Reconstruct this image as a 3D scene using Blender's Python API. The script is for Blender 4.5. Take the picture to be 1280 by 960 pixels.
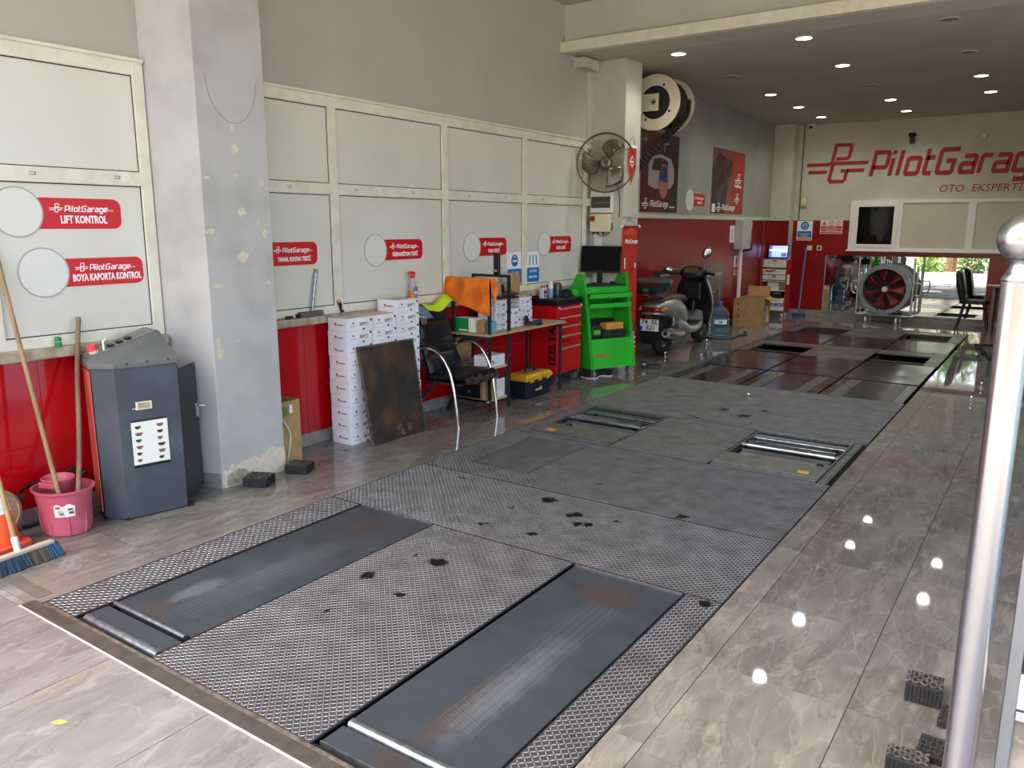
import bpy, math, random
from mathutils import Vector, Matrix, Quaternion
random.seed(11)
for o in list(bpy.data.objects): bpy.data.objects.remove(o)
SC = bpy.context.scene
COL = SC.collection
PI = math.pi
# ------------------------------------------------------------------ camera
# world: left wall is x=0, depth is +y, floor is z=0, metres
RC = ((0.82335603, 0.56752352, 0.00137649), (0.11243344, -0.16073871, -0.98057217), (-0.55627652, 0.80751478, -0.19615381))
FPX = 989.8
CAM = Vector((4.742, 0.0, 1.7))
cd = bpy.data.cameras.new('camera'); cam = bpy.data.objects.new('camera', cd); COL.objects.link(cam)
cd.sensor_width = 36; cd.sensor_fit = 'HORIZONTAL'; cd.lens = FPX / 1280 * 36; cd.clip_start = 0.05; cd.clip_end = 200
rx, dn, fw = (Vector(r).normalized() for r in RC)
cam.matrix_world = Matrix(((rx.x, -dn.x, -fw.x, CAM.x), (rx.y, -dn.y, -fw.y, CAM.y), (rx.z, -dn.z, -fw.z, CAM.z), (0, 0, 0, 1)))
SC.camera = cam
# ------------------------------------------------------------------ sky, sun, exposure
SUN_EL, SUN_AZ = 52, 200
w = bpy.data.worlds.new('sky'); SC.world = w; w.use_nodes = True
wn = w.node_tree.nodes; wl = w.node_tree.links
bg = wn['Background']; bg.inputs[1].default_value = 0.42
sky = wn.new('ShaderNodeTexSky'); sky.sky_type = 'NISHITA'; sky.sun_disc = False
sky.sun_elevation = math.radians(SUN_EL); sky.sun_rotation = math.radians(SUN_AZ); sky.air_density = 1.0; sky.dust_density = 3.5; sky.ozone_density = 1.0
wl.new(sky.outputs[0], bg.inputs[0])
sd = bpy.data.lights.new('sun', 'SUN'); sd.energy = 6.0; sd.angle = math.radians(0.6); sd.color = (1, 0.95, 0.86)
so = bpy.data.objects.new('sun', sd); COL.objects.link(so)
so.rotation_euler = Vector((0.35, -0.62, -1.0)).to_track_quat('-Z', 'Y').to_euler()     # comes over the building: the street is lit, the shop is not
SC.view_settings.view_transform = 'Standard'; SC.view_settings.look = 'None'
SC.view_settings.gamma = 1.0; SC.view_settings.use_curve_mapping = False
SC.view_settings.exposure = 1.0
# ------------------------------------------------------------------ helpers
def ray(x, y):
    a = (x - 640) / FPX; b = (y - 480) / FPX
    return rx * a + dn * b + fw
def on(x, y, ax, v):
    "photo pixel -> point on the plane axis = v"
    d = ray(x, y); t = (v - CAM[ax]) / d[ax]
    return CAM + d * t
class G:
    def __init__(s): s.v = []; s.f = []
    def add(s, vs, fs):
        n = len(s.v); s.v.extend([tuple(p) for p in vs]); s.f.extend([tuple(i + n for i in f) for f in fs]); return s
    def box(s, x0, x1, y0, y1, z0, z1):
        return s.add([(x0, y0, z0), (x1, y0, z0), (x1, y1, z0), (x0, y1, z0), (x0, y0, z1), (x1, y0, z1), (x1, y1, z1), (x0, y1, z1)],
                     [(3, 2, 1, 0), (4, 5, 6, 7), (0, 1, 5, 4), (1, 2, 6, 5), (2, 3, 7, 6), (3, 0, 4, 7)])
    def bar(s, a, b, w, h, up=(0, 0, 1)):
        "rectangular bar from a to b, w sideways, h along up"
        a = Vector(a); b = Vector(b); d = (b - a).normalized(); u = Vector(up)
        sd = d.cross(u)
        if sd.length < 1e-5: sd = d.cross(Vector((1, 0, 0)))
        sd.normalize(); u = sd.cross(d).normalized(); vs = []
        for p in (a, b):
            for i, j in ((-1, -1), (1, -1), (1, 1), (-1, 1)): vs.append(p + sd * (i * w / 2) + u * (j * h / 2))
        return s.add(vs, [(0, 1, 2, 3), (7, 6, 5, 4), (0, 4, 5, 1), (1, 5, 6, 2), (2, 6, 7, 3), (3, 7, 4, 0)])
    def cyl(s, a, b, r, r2=None, n=14, caps=True):
        return s.tube([a, b], [r, r if r2 is None else r2], n, caps)
    def tube(s, pts, r, n=8, caps=True, flat=1.0):
        pts = [Vector(p) for p in pts]; m = len(pts)
        rs = r if isinstance(r, (list, tuple)) else [r] * m
        t0 = (pts[1] - pts[0]).normalized()
        ref = Vector((0, 0, 1)) if abs(t0.z) < 0.9 else Vector((1, 0, 0))
        nx = t0.cross(ref).normalized(); vs = []; prev = t0
        for i, p in enumerate(pts):
            t = (pts[min(i + 1, m - 1)] - pts[max(i - 1, 0)]).normalized()
            q = prev.rotation_difference(t); nx = (q @ nx).normalized(); prev = t
            ny = t.cross(nx)
            for k in range(n):
                a = 2 * PI * k / n
                vs.append(p + (nx * math.cos(a) + ny * (math.sin(a) * flat)) * rs[i])
        fs = []
        for i in range(m - 1):
            for k in range(n):
                k2 = (k + 1) % n
                fs.append((i * n + k, i * n + k2, (i + 1) * n + k2, (i + 1) * n + k))
        if caps: fs.append(tuple(range(n - 1, -1, -1))); fs.append(tuple(range((m - 1) * n, m * n)))
        return s.add(vs, fs)
    def lathe(s, prof, n=24, c=(0, 0, 0), ax='z', sx=1.0, sy=1.0, caps=True):
        vs = []; c = Vector(c)
        for r, z in prof:
            for k in range(n):
                a = 2 * PI * k / n; x = r * math.cos(a) * sx; y = r * math.sin(a) * sy
                vs.append(c + Vector((x, y, z) if ax == 'z' else ((z, x, y) if ax == 'x' else (y, z, x))))
        m = len(prof); fs = []
        for i in range(m - 1):
            for k in range(n):
                k2 = (k + 1) % n
                fs.append((i * n + k, i * n + k2, (i + 1) * n + k2, (i + 1) * n + k))
        if caps and prof[0][0] > 1e-6: fs.append(tuple(range(n - 1, -1, -1)))
        if caps and prof[-1][0] > 1e-6: fs.append(tuple(range((m - 1) * n, m * n)))
        return s.add(vs, fs)
    def ring(s, c, r0, r1, d, n=32, ax='y'):
        "flat annulus of depth d"
        return s._ring(c, r0, r1, d, n, ax)
    def _ring(s, c, r0, r1, d, n, ax):
        vs = []; c = Vector(c)
        for r, z in ((r0, 0), (r1, 0), (r1, d), (r0, d)):
            for k in range(n):
                a = 2 * PI * k / n; x = r * math.cos(a); y = r * math.sin(a)
                vs.append(c + Vector((x, y, z) if ax == 'z' else ((z, x, y) if ax == 'x' else (y, z, x))))
        fs = []
        for i in range(4):
            j = (i + 1) % 4
            for k in range(n):
                k2 = (k + 1) % n; fs.append((i * n + k, i * n + k2, j * n + k2, j * n + k))
        return s.add(vs, fs)
    def torus(s, c, R, r, n=40, m=8, ax='y'):
        c = Vector(c); vs = []; fs = []
        for i in range(n):
            a = 2 * PI * i / n
            for j in range(m):
                b = 2 * PI * j / m; q = R + r * math.cos(b); x = q * math.cos(a); y = q * math.sin(a); z = r * math.sin(b)
                vs.append(c + Vector((x, y, z) if ax == 'z' else ((z, x, y) if ax == 'x' else (y, z, x))))
        for i in range(n):
            for j in range(m):
                i2 = (i + 1) % n; j2 = (j + 1) % m
                fs.append((i * m + j, i2 * m + j, i2 * m + j2, i * m + j2))
        return s.add(vs, fs)
    def prism(s, pts, lo, hi, ax='y'):
        "closed 2D outline (u,v) extruded along ax"
        f = {'x': lambda u, v, t: (t, u, v), 'y': lambda u, v, t: (u, t, v), 'z': lambda u, v, t: (u, v, t)}[ax]
        n = len(pts); vs = [f(u, v, lo) for u, v in pts] + [f(u, v, hi) for u, v in pts]
        fs = [tuple(range(n)), tuple(range(2 * n - 1, n - 1, -1))]
        for k in range(n): fs.append((k, (k + 1) % n, n + (k + 1) % n, n + k))
        return s.add(vs, fs)
    def sph(s, c, r, n=14, m=9):
        r = r if isinstance(r, (tuple, list)) else (r, r, r); c = Vector(c); vs = []; fs = []
        for i in range(m + 1):
            t = PI * i / m
            for k in range(n):
                a = 2 * PI * k / n
                vs.append(c + Vector((r[0] * math.sin(t) * math.cos(a), r[1] * math.sin(t) * math.sin(a), -r[2] * math.cos(t))))
        for i in range(m):
            for k in range(n):
                k2 = (k + 1) % n; fs.append((i * n + k, i * n + k2, (i + 1) * n + k2, (i + 1) * n + k))
        return s.add(vs, fs)
    def loft(s, loops, caps=True):
        n = len(loops[0]); vs = [p for l in loops for p in l]; fs = []
        for i in range(len(loops) - 1):
            for k in range(n):
                k2 = (k + 1) % n; fs.append((i * n + k, i * n + k2, (i + 1) * n + k2, (i + 1) * n + k))
        if caps: fs.append(tuple(range(n - 1, -1, -1))); fs.append(tuple(range((len(loops) - 1) * n, len(loops) * n)))
        return s.add(vs, fs)
    def grid(s, fn, nu, nv):
        vs = [fn(i / nu, j / nv) for j in range(nv + 1) for i in range(nu + 1)]
        fs = [(j * (nu + 1) + i, j * (nu + 1) + i + 1, (j + 1) * (nu + 1) + i + 1, (j + 1) * (nu + 1) + i) for j in range(nv) for i in range(nu)]
        return s.add(vs, fs)
    def mesh(s, name, mat, smooth=None):
        me = bpy.data.meshes.new(name); me.from_pydata(s.v, [], s.f); me.validate()
        if mat: me.materials.append(mat)
        if smooth is not None:
            me.polygons.foreach_set('use_smooth', [True] * len(me.polygons))
            me.set_sharp_from_angle(angle=math.radians(smooth))
        me.update(); return me
    def build(s, name, mat, parent=None, smooth=None, bevel=0, solid=0, sub=0, loc=None, fix=True):
        o = bpy.data.objects.new(name, s.mesh(name, mat, smooth)); COL.objects.link(o)
        if parent: o.parent = parent
        if loc: o.location = loc
        if fix: fixn(o.data)
        if solid:
            m = o.modifiers.new('solid', 'SOLIDIFY'); m.thickness = solid; m.offset = 0
        if bevel:
            m = o.modifiers.new('bevel', 'BEVEL'); m.width = bevel; m.segments = 2; m.limit_method = 'ANGLE'; m.angle_limit = math.radians(40)
        if sub:
            m = o.modifiers.new('sub', 'SUBSURF'); m.levels = sub; m.render_levels = sub
        return o
import bmesh
def fixn(me):
    b = bmesh.new(); b.from_mesh(me); bmesh.ops.recalc_face_normals(b, faces=b.faces); b.to_mesh(me); b.free()
def spline(pts, k=6):
    "Catmull-Rom through pts"
    P = [Vector(p) for p in pts]; out = []
    for i in range(len(P) - 1):
        a = P[max(i - 1, 0)]; b = P[i]; c = P[i + 1]; d = P[min(i + 2, len(P) - 1)]
        for j in range(k):
            t = j / k
            out.append(0.5 * ((2 * b) + (c - a) * t + (2 * a - 5 * b + 4 * c - d) * t * t + (3 * b - a - 3 * c + d) * t ** 3))
    out.append(P[-1]); return out
def rrect(w, h, r, n=5, cx=0, cy=0):
    r = min(r, w / 2 - 1e-4, h / 2 - 1e-4); out = []
    for qx, qy, a0 in ((1, 1, 0), (-1, 1, 90), (-1, -1, 180), (1, -1, 270)):
        for i in range(n + 1):
            a = math.radians(a0 + 90 * i / n); out.append((cx + qx * (w / 2 - r) + r * math.cos(a), cy + qy * (h / 2 - r) + r * math.sin(a)))
    return out
def sell(cx, cz, a, b, y, p=2.6, n=20):
    "superellipse loop in the xz plane at depth y"
    out = []
    for k in range(n):
        t = 2 * PI * k / n; c = math.cos(t); d = math.sin(t)
        out.append((cx + a * math.copysign(abs(c) ** (2 / p), c), y, cz + b * math.copysign(abs(d) ** (2 / p), d)))
    return out
def circ(r, n=24, cx=0, cy=0, ry=None): return [(cx + r * math.cos(2 * PI * k / n), cy + (ry or r) * math.sin(2 * PI * k / n)) for k in range(n)]
def tag(o, label=None, cat=None, group=None, kind=None):
    if label: o['label'] = label
    if cat: o['category'] = cat
    if group: o['group'] = group
    if kind: o['kind'] = kind
    return o
def thing(name, label, cat, loc=(0, 0, 0), rz=0, group=None):
    o = bpy.data.objects.new(name, None); COL.objects.link(o); o.empty_display_size = 0.05
    o.location = loc; o.rotation_euler = (0, 0, math.radians(rz)); tag(o, label, cat, group); return o
def struct(o): o['kind'] = 'structure'; return o
def dup(root, loc=None, rz=None, label=None, group=None, parent=None):
    r = root.copy(); COL.objects.link(r); r.parent = parent
    if loc is not None: r.location = loc
    if rz is not None: r.rotation_euler = (0, 0, math.radians(rz))
    if label: r['label'] = label
    if group: r['group'] = group
    for ch in list(root.children): dup(ch, parent=r)
    return r
# ------------------------------------------------------------------ materials
MATS = {}
def srgb(h):
    c = [int(h[i:i + 2], 16) / 255 for i in (0, 2, 4)]
    return tuple(x / 12.92 if x <= 0.04045 else ((x + 0.055) / 1.055) ** 2.4 for x in c) + (1,)
def M(name, col, rough=0.5, metal=0.0, col2=None, scale=8, lo=0.4, hi=0.65, bump=0, bscale=60, spec=0.5, trans=0, ior=1.45, alpha=1, emit=0, coat=0, rvar=0, stretch=None, detail=5):
    if name in MATS: return MATS[name]
    m = bpy.data.materials.new(name); m.use_nodes = True; nt = m.node_tree; N = nt.nodes; L = nt.links
    b = N['Principled BSDF']; c = srgb(col) if isinstance(col, str) else col
    b.inputs['Base Color'].default_value = c; b.inputs['Roughness'].default_value = rough; b.inputs['Metallic'].default_value = metal
    b.inputs['Specular IOR Level'].default_value = spec; b.inputs['IOR'].default_value = ior
    b.inputs['Transmission Weight'].default_value = trans; b.inputs['Alpha'].default_value = alpha; b.inputs['Coat Weight'].default_value = coat
    if emit: b.inputs['Emission Color'].default_value = c; b.inputs['Emission Strength'].default_value = emit
    if col2 or bump or rvar:
        g = N.new('ShaderNodeNewGeometry'); mp = N.new('ShaderNodeMapping'); L.new(g.outputs['Position'], mp.inputs[0])
        if stretch: mp.inputs['Scale'].default_value = stretch
        if col2 or rvar:
            n = N.new('ShaderNodeTexNoise'); n.inputs['Scale'].default_value = scale; n.inputs['Detail'].default_value = detail; L.new(mp.outputs[0], n.inputs[0])
            r = N.new('ShaderNodeMapRange'); r.inputs[1].default_value = lo; r.inputs[2].default_value = hi; L.new(n.outputs[0], r.inputs[0])
        if col2:
            x = N.new('ShaderNodeMix'); x.data_type = 'RGBA'; x.inputs[6].default_value = c
            x.inputs[7].default_value = srgb(col2) if isinstance(col2, str) else col2
            L.new(r.outputs[0], x.inputs[0]); L.new(x.outputs[2], b.inputs['Base Color'])
        if rvar:
            q = N.new('ShaderNodeMapRange'); q.inputs[3].default_value = rough; q.inputs[4].default_value = rough + rvar
            L.new(r.outputs[0], q.inputs[0]); L.new(q.outputs[0], b.inputs['Roughness'])
        if bump:
            n2 = N.new('ShaderNodeTexNoise'); n2.inputs['Scale'].default_value = bscale; n2.inputs['Detail'].default_value = 4; L.new(mp.outputs[0], n2.inputs[0])
            bp = N.new('ShaderNodeBump'); bp.inputs['Strength'].default_value = bump; bp.inputs['Distance'].default_value = 0.01
            L.new(n2.outputs[0], bp.inputs['Height']); L.new(bp.outputs[0], b.inputs['Normal'])
    MATS[name] = m; return m
def marble(name, base, vein, dark, rough, seed):
    m = bpy.data.materials.new(name); m.use_nodes = True; nt = m.node_tree; N = nt.nodes; L = nt.links; b = N['Principled BSDF']
    g = N.new('ShaderNodeNewGeometry'); oi = N.new('ShaderNodeObjectInfo')
    sc = N.new('ShaderNodeMath'); sc.operation = 'MULTIPLY'; sc.inputs[1].default_value = 37.0 + seed; L.new(oi.outputs['Random'], sc.inputs[0])
    cb = N.new('ShaderNodeCombineXYZ'); L.new(sc.outputs[0], cb.inputs[2]); L.new(sc.outputs[0], cb.inputs[0])
    ad = N.new('ShaderNodeVectorMath'); ad.operation = 'ADD'; L.new(g.outputs['Position'], ad.inputs[0]); L.new(cb.outputs[0], ad.inputs[1])
    mp = N.new('ShaderNodeMapping'); mp.inputs['Rotation'].default_value = (0, 0, 0.6); mp.inputs['Scale'].default_value = (1.5, 0.5, 1); L.new(ad.outputs[0], mp.inputs[0])
    def noise(s, d, dist=0.0, vec=None):
        n = N.new('ShaderNodeTexNoise'); n.inputs['Scale'].default_value = s; n.inputs['Detail'].default_value = d; n.inputs['Distortion'].default_value = dist
        L.new(vec or mp.outputs[0], n.inputs[0]); return n
    def mix(fac, c1, c2):
        x = N.new('ShaderNodeMix'); x.data_type = 'RGBA'; L.new(fac, x.inputs[0])
        for i, c in ((6, c1), (7, c2)):
            if isinstance(c, str): x.inputs[i].default_value = srgb(c)
            else: L.new(c, x.inputs[i])
        return x.outputs[2]
    def rng(o, a, z, t=1.0):
        r = N.new('ShaderNodeMapRange'); r.inputs[1].default_value = a; r.inputs[2].default_value = z; r.inputs[4].default_value = t; L.new(o, r.inputs[0]); return r.outputs[0]
    n1 = noise(3.2, 9, 1.2); c = mix(rng(n1.outputs[0], 0.36, 0.64), dark, base)
    n2 = noise(5.5, 8, 1.5); a = N.new('ShaderNodeMath'); a.operation = 'SUBTRACT'; a.inputs[1].default_value = 0.5; L.new(n2.outputs[0], a.inputs[0])
    ab = N.new('ShaderNodeMath'); ab.operation = 'ABSOLUTE'; L.new(a.outputs[0], ab.inputs[0])
    c = mix(rng(ab.outputs[0], 0.05, 0.0, 0.10), c, vein)
    n4 = noise(9, 10, 0.4); c = mix(rng(n4.outputs[0], 0.55, 0.72, 0.55), c, vein)
    n5 = noise(1.3, 6, 1.0); c = mix(rng(n5.outputs[0], 0.56, 0.75, 0.5), c, '8d7f6a')
    n3 = noise(1.7, 9, 2.2); a = N.new('ShaderNodeMath'); a.operation = 'SUBTRACT'; a.inputs[1].default_value = 0.53; L.new(n3.outputs[0], a.inputs[0])
    ab = N.new('ShaderNodeMath'); ab.operation = 'ABSOLUTE'; L.new(a.outputs[0], ab.inputs[0])
    c = mix(rng(ab.outputs[0], 0.012, 0.0, 0.5), c, '5d564c')
    vo = N.new('ShaderNodeTexVoronoi'); vo.feature = 'DISTANCE_TO_EDGE'; vo.inputs['Scale'].default_value = 6
    dn_ = noise(4, 3); dm = N.new('ShaderNodeMix'); dm.data_type = 'RGBA'; dm.inputs[0].default_value = 0.25; L.new(mp.outputs[0], dm.inputs[6]); L.new(dn_.outputs[1], dm.inputs[7]); L.new(dm.outputs[2], vo.inputs[0])
    c = mix(rng(vo.outputs[0], 0.03, 0.0, 0.28), c, vein)
    L.new(c, b.inputs['Base Color'])
    nr = noise(3.5, 4); r = N.new('ShaderNodeMapRange'); r.inputs[1].default_value = 0.35; r.inputs[2].default_value = 0.7; r.inputs[3].default_value = rough; r.inputs[4].default_value = rough + 0.035
    L.new(nr.outputs[0], r.inputs[0]); L.new(r.outputs[0], b.inputs['Roughness']); b.inputs['Specular IOR Level'].default_value = 0.6
    return m
STAINS = [(548, 703, .05), (460, 719, .035), (500, 743, .03), (602, 655, .028), (686, 625, .05), (718, 644, .05), (735, 656, .03), (853, 646, .035), (576, 597, .02), (640, 634, .02), (520, 694, .02), (408, 763, .018), (722, 655, .035), (770, 652, .02), (748, 606, .02), (930, 520, .06), (905, 512, .05), (955, 514, .04), (870, 522, .04), (665, 668, .025), (800, 790, .03), (905, 822, .03), (880, 755, .035)]
def steel(name, c1, c2, rough, metal, stains=True, scale=7):
    "worn steel with oil spots at fixed places on the plates"
    m = M(name, c1, rough, metal, c2, scale, 0.34, 0.74, rvar=0.12, detail=8); nt = m.node_tree; N = nt.nodes; L = nt.links; b = N['Principled BSDF']
    if not stains: return m
    g = N.new('ShaderNodeNewGeometry'); n = N.new('ShaderNodeTexNoise'); n.inputs['Scale'].default_value = 22; n.inputs['Detail'].default_value = 3; L.new(g.outputs['Position'], n.inputs[0])
    dv = N.new('ShaderNodeVectorMath'); dv.operation = 'MULTIPLY_ADD'; L.new(n.outputs[1], dv.inputs[0]); dv.inputs[1].default_value = (0.10, 0.10, 0); L.new(g.outputs['Position'], dv.inputs[2])
    sub = N.new('ShaderNodeVectorMath'); sub.operation = 'MULTIPLY'; L.new(dv.outputs[0], sub.inputs[0]); sub.inputs[1].default_value = (1, 1, 0)
    last = None
    for (px, py, r) in STAINS:
        p = on(px, py, 2, 0)
        d = N.new('ShaderNodeVectorMath'); d.operation = 'DISTANCE'; L.new(sub.outputs[0], d.inputs[0]); d.inputs[1].default_value = (p.x + 0.05, p.y + 0.05, 0)
        q = N.new('ShaderNodeMapRange'); q.inputs[1].default_value = r * 1.15; q.inputs[2].default_value = r * 0.75; L.new(d.outputs[1], q.inputs[0])
        if last is None: last = q.outputs[0]
        else:
            x = N.new('ShaderNodeMath'); x.operation = 'MAXIMUM'; L.new(last, x.inputs[0]); L.new(q.outputs[0], x.inputs[1]); last = x.outputs[0]
    src = b.inputs['Base Color'].links[0].from_socket
    x = N.new('ShaderNodeMix'); x.data_type = 'RGBA'; L.new(last, x.inputs[0]); L.new(src, x.inputs[6]); x.inputs[7].default_value = srgb('15130f'); L.new(x.outputs[2], b.inputs['Base Color'])
    return m
white_paint = M('white_paint', 'c6c4b5', 0.7, col2='bcbaab', scale=2, bump=0.05, bscale=30)
grey_paint = M('grey_paint', 'b5b0a5', 0.75, col2='b0aba0', scale=1.6, bump=0.05, bscale=30)
ceil_paint = M('ceiling_paint', 'b9b6a6', 0.8, col2='b0ad9d', scale=1.5)
cream_alu = M('cream_aluminium', 'e2dcc8', 0.4, col2='d6cfba', scale=9)
panel_white = M('panel_white', 'd8d4c6', 0.32, col2='d1cdbf', scale=1.3)
red_tile = M('red_tile', 'b80812', 0.12, col2='a5060f', scale=3, coat=0.3)
red_paint = M('red_paint', '8c080c', 0.3, col2='79060a', scale=2.5)
stone_sill = M('stone_sill', 'b3a48c', 0.5, col2='8f8069', scale=14)
stone_base = M('stone_base', '8f8a82', 0.45, col2='7a756c', scale=12)
grout = M('grout', '6f6a62', 0.8)
black_pl = M('black_plastic', '141414', 0.4)
dark_pl = M('dark_plastic', '24262a', 0.45)
rubber = M('rubber', '1b1b1c', 0.75, col2='2b2a28', scale=20, bump=0.3, bscale=90)
chrome = M('chrome', 'd8d8d8', 0.08, 1.0)
steel_b = M('brushed_steel', 'c4c4c2', 0.28, 1.0)
zinc = M('zinc', 'a9adb0', 0.35, 0.9, col2='8b8f92', scale=25)
white_pl = M('white_plastic', 'e4e2da', 0.35)
cream_pl = M('cream_plastic', 'ddd6b8', 0.4)
card = M('cardboard', 'b08d5e', 0.85, col2='a37f52', scale=8, bump=0.1, bscale=40)
paper_w = M('white_card', 'e9e7ea', 0.6, col2='dddbe0', scale=6)
red_print = M('red_print', 'c8141f', 0.4)
white_print = M('white_print', 'efeeea', 0.5)
dark_print = M('dark_print', '2b2b2b', 0.5)
blue_print = M('blue_print', '1671b8', 0.4)
wood_h = M('wood_handle', 'a98a62', 0.6, col2='8d7150', scale=30, stretch=(1, 1, 0.1))
# ------------------------------------------------------------------ lettering
def text_mesh(s, size, mat, squeeze=1.0, shear=0.0, bold=0.0, depth=0.0008, align='CENTER'):
    cu = bpy.data.curves.new('lettering', 'FONT'); cu.body = s; cu.size = size; cu.align_x = align; cu.align_y = 'CENTER'
    cu.shear = shear; cu.offset = bold; cu.extrude = depth; cu.resolution_u = 2
    o = bpy.data.objects.new('lettering', cu); COL.objects.link(o)
    dg = bpy.context.evaluated_depsgraph_get(); me = bpy.data.meshes.new_from_object(o.evaluated_get(dg))
    bpy.data.objects.remove(o); bpy.data.curves.remove(cu)
    for v in me.vertices: v.co = Vector((v.co.x * squeeze, -v.co.z, v.co.y))
    me.materials.clear(); me.materials.append(mat); return me
def text(s, size, mat, parent, x, y, z, name='lettering', **k):
    "writing that faces local -y"
    o = bpy.data.objects.new(name, text_mesh(s, size, mat, **k)); COL.objects.link(o); o.parent = parent; o.location = (x, y, z); return o
def stroke(pts, w, closed=False):
    "thick polyline outline as quads with mitred corners; returns verts/faces in 2D"
    P = [Vector(p) for p in pts]; n = len(P); L = []; Rr = []
    for i in range(n):
        if closed: a, c = P[i - 1], P[(i + 1) % n]
        else: a, c = P[max(i - 1, 0)], P[min(i + 1, n - 1)]
        b = P[i]; d1 = (b - a); d2 = (c - b)
        if d1.length < 1e-9: d1 = d2
        if d2.length < 1e-9: d2 = d1
        d1 = d1.normalized(); d2 = d2.normalized(); n1 = Vector((-d1.y, d1.x)); n2 = Vector((-d2.y, d2.x)); m = n1 + n2
        if m.length < 1e-6: m = n1
        m = m.normalized(); k = min(1 / max(m.dot(n1), 0.35), 2.2) * w / 2
        L.append(b + m * k); Rr.append(b - m * k)
    return L, Rr
LET = {  # letters on a grid: x-height 1, capital height 1.42
 'P': (1.0, [([(0.08, 0), (0.08, 1.34), (0.86, 1.34), (0.94, 1.26), (0.94, 0.58), (0.86, 0.5), (0.1, 0.5)], 0)]),
 'i': (0.34, [([(0.12, 0), (0.12, 1.0)], 0), ([(0.12, 1.2), (0.12, 1.42)], 0)]),
 'l': (0.36, [([(0.12, 1.42), (0.12, 0.0)], 0)]),
 'o': (0.95, [([(0.16, 0.08), (0.08, 0.16), (0.08, 0.86), (0.16, 0.94), (0.74, 0.94), (0.82, 0.86), (0.82, 0.16), (0.74, 0.08)], 1)]),
 't': (0.66, [([(0.12, 1.42), (0.12, 0.16), (0.2, 0.08), (0.56, 0.08)], 0), ([(0.1, 0.94), (0.58, 0.94)], 0)]),
 'G': (1.2, [([(1.12, 1.34), (0.18, 1.34), (0.08, 1.24), (0.08, 0.18), (0.18, 0.08), (0.86, 0.08), (0.94, 0.16), (0.94, 0.72), (0.5, 0.72)], 0)]),
 'a': (0.95, [([(0.14, 0.94), (0.74, 0.94), (0.82, 0.86), (0.82, 0.08), (0.16, 0.08), (0.08, 0.16), (0.08, 0.46), (0.16, 0.54), (0.8, 0.54)], 0)]),
 'r': (0.66, [([(0.08, 0), (0.08, 0.86), (0.16, 0.94), (0.62, 0.94)], 0)]),
 'g': (0.95, [([(0.8, 0.08), (0.16, 0.08), (0.08, 0.16), (0.08, 0.86), (0.16, 0.94), (0.82, 0.94), (0.82, -0.28), (0.74, -0.36), (0.2, -0.36)], 0)]),
 'e': (0.9, [([(0.76, 0.08), (0.16, 0.08), (0.08, 0.16), (0.08, 0.86), (0.16, 0.94), (0.72, 0.94), (0.8, 0.86), (0.8, 0.5), (0.1, 0.5)], 0)]),
}
def letter_geo(ch, xo, s, w=0.2, shear=0.2, d=0.004):
    g = G()
    for pts, cl in LET[ch][1]:
        Lf, Rt = stroke([(p[0], p[1]) for p in pts], w, cl); n = len(Lf); vs = []
        for dd in (0.0, -d):
            for q in Lf + Rt: vs.append(((xo + q.x + q.y * shear) * s, dd, q.y * s))
        fs = []
        for i in range(n if cl else n - 1):
            j = (i + 1) % n
            fs += [(i, j, n + j, n + i), (2 * n + n + i, 2 * n + n + j, 2 * n + j, 2 * n + i), (i, 2 * n + i, 2 * n + j, j), (n + i, n + j, 3 * n + j, 3 * n + i)]
        g.add(vs, fs)
    return g
def wordmark(s, mat, parent, x, y, z, d=0.004, one=True, w=0.2):
    "the slanted rounded-square PilotGarage lettering, local -y is the front"
    xo = 0; allg = G()
    for ch in 'PilotGarage':
        g = letter_geo(ch, xo, s, w, d=d); xo += LET[ch][0] + 0.14
        if one: allg.add(g.v, g.f)
        else: g.build('letter', mat, parent, loc=(x, y, z), fix=True)
    if one: allg.build('wordmark', mat, parent, loc=(x, y, z), fix=True)
    return xo * s
def emblem(s, mat, parent, x, y, z, d=0.004):
    "winged PG mark"
    g = G()
    def st(pts, w=0.17):
        Lf, Rt = stroke(pts, w); n = len(Lf); vs = []
        for dd in (0.0, -d):
            for q in Lf + Rt: vs.append(((q.x + q.y * 0.18) * s, dd, q.y * s))
        fs = []
        for i in range(n - 1):
            j = i + 1; fs += [(i, j, n + j, n + i), (3 * n + i, 3 * n + j, 2 * n + j, 2 * n + i), (i, 2 * n + i, 2 * n + j, j), (n + i, n + j, 3 * n + j, 3 * n + i)]
        g.add(vs, fs)
    st([(-1.5, 0.08), (-0.42, 0.08), (-0.3, 0.2), (-0.3, 1.0), (0.36, 1.0), (0.44, 0.92), (0.44, 0.42), (0.36, 0.34), (-0.16, 0.34)])
    st([(1.4, 0.12), (-0.14, 0.12), (-0.24, 0.02), (-0.24, -0.66), (-0.14, -0.76), (0.42, -0.76), (0.5, -0.68), (0.5, -0.24), (0.2, -0.24)])
    st([(0.5, -0.24), (1.3, -0.24)]); st([(-1.35, -0.28), (-0.44, -0.28)])
    return g.build('emblem', mat, parent, loc=(x, y, z))
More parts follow.
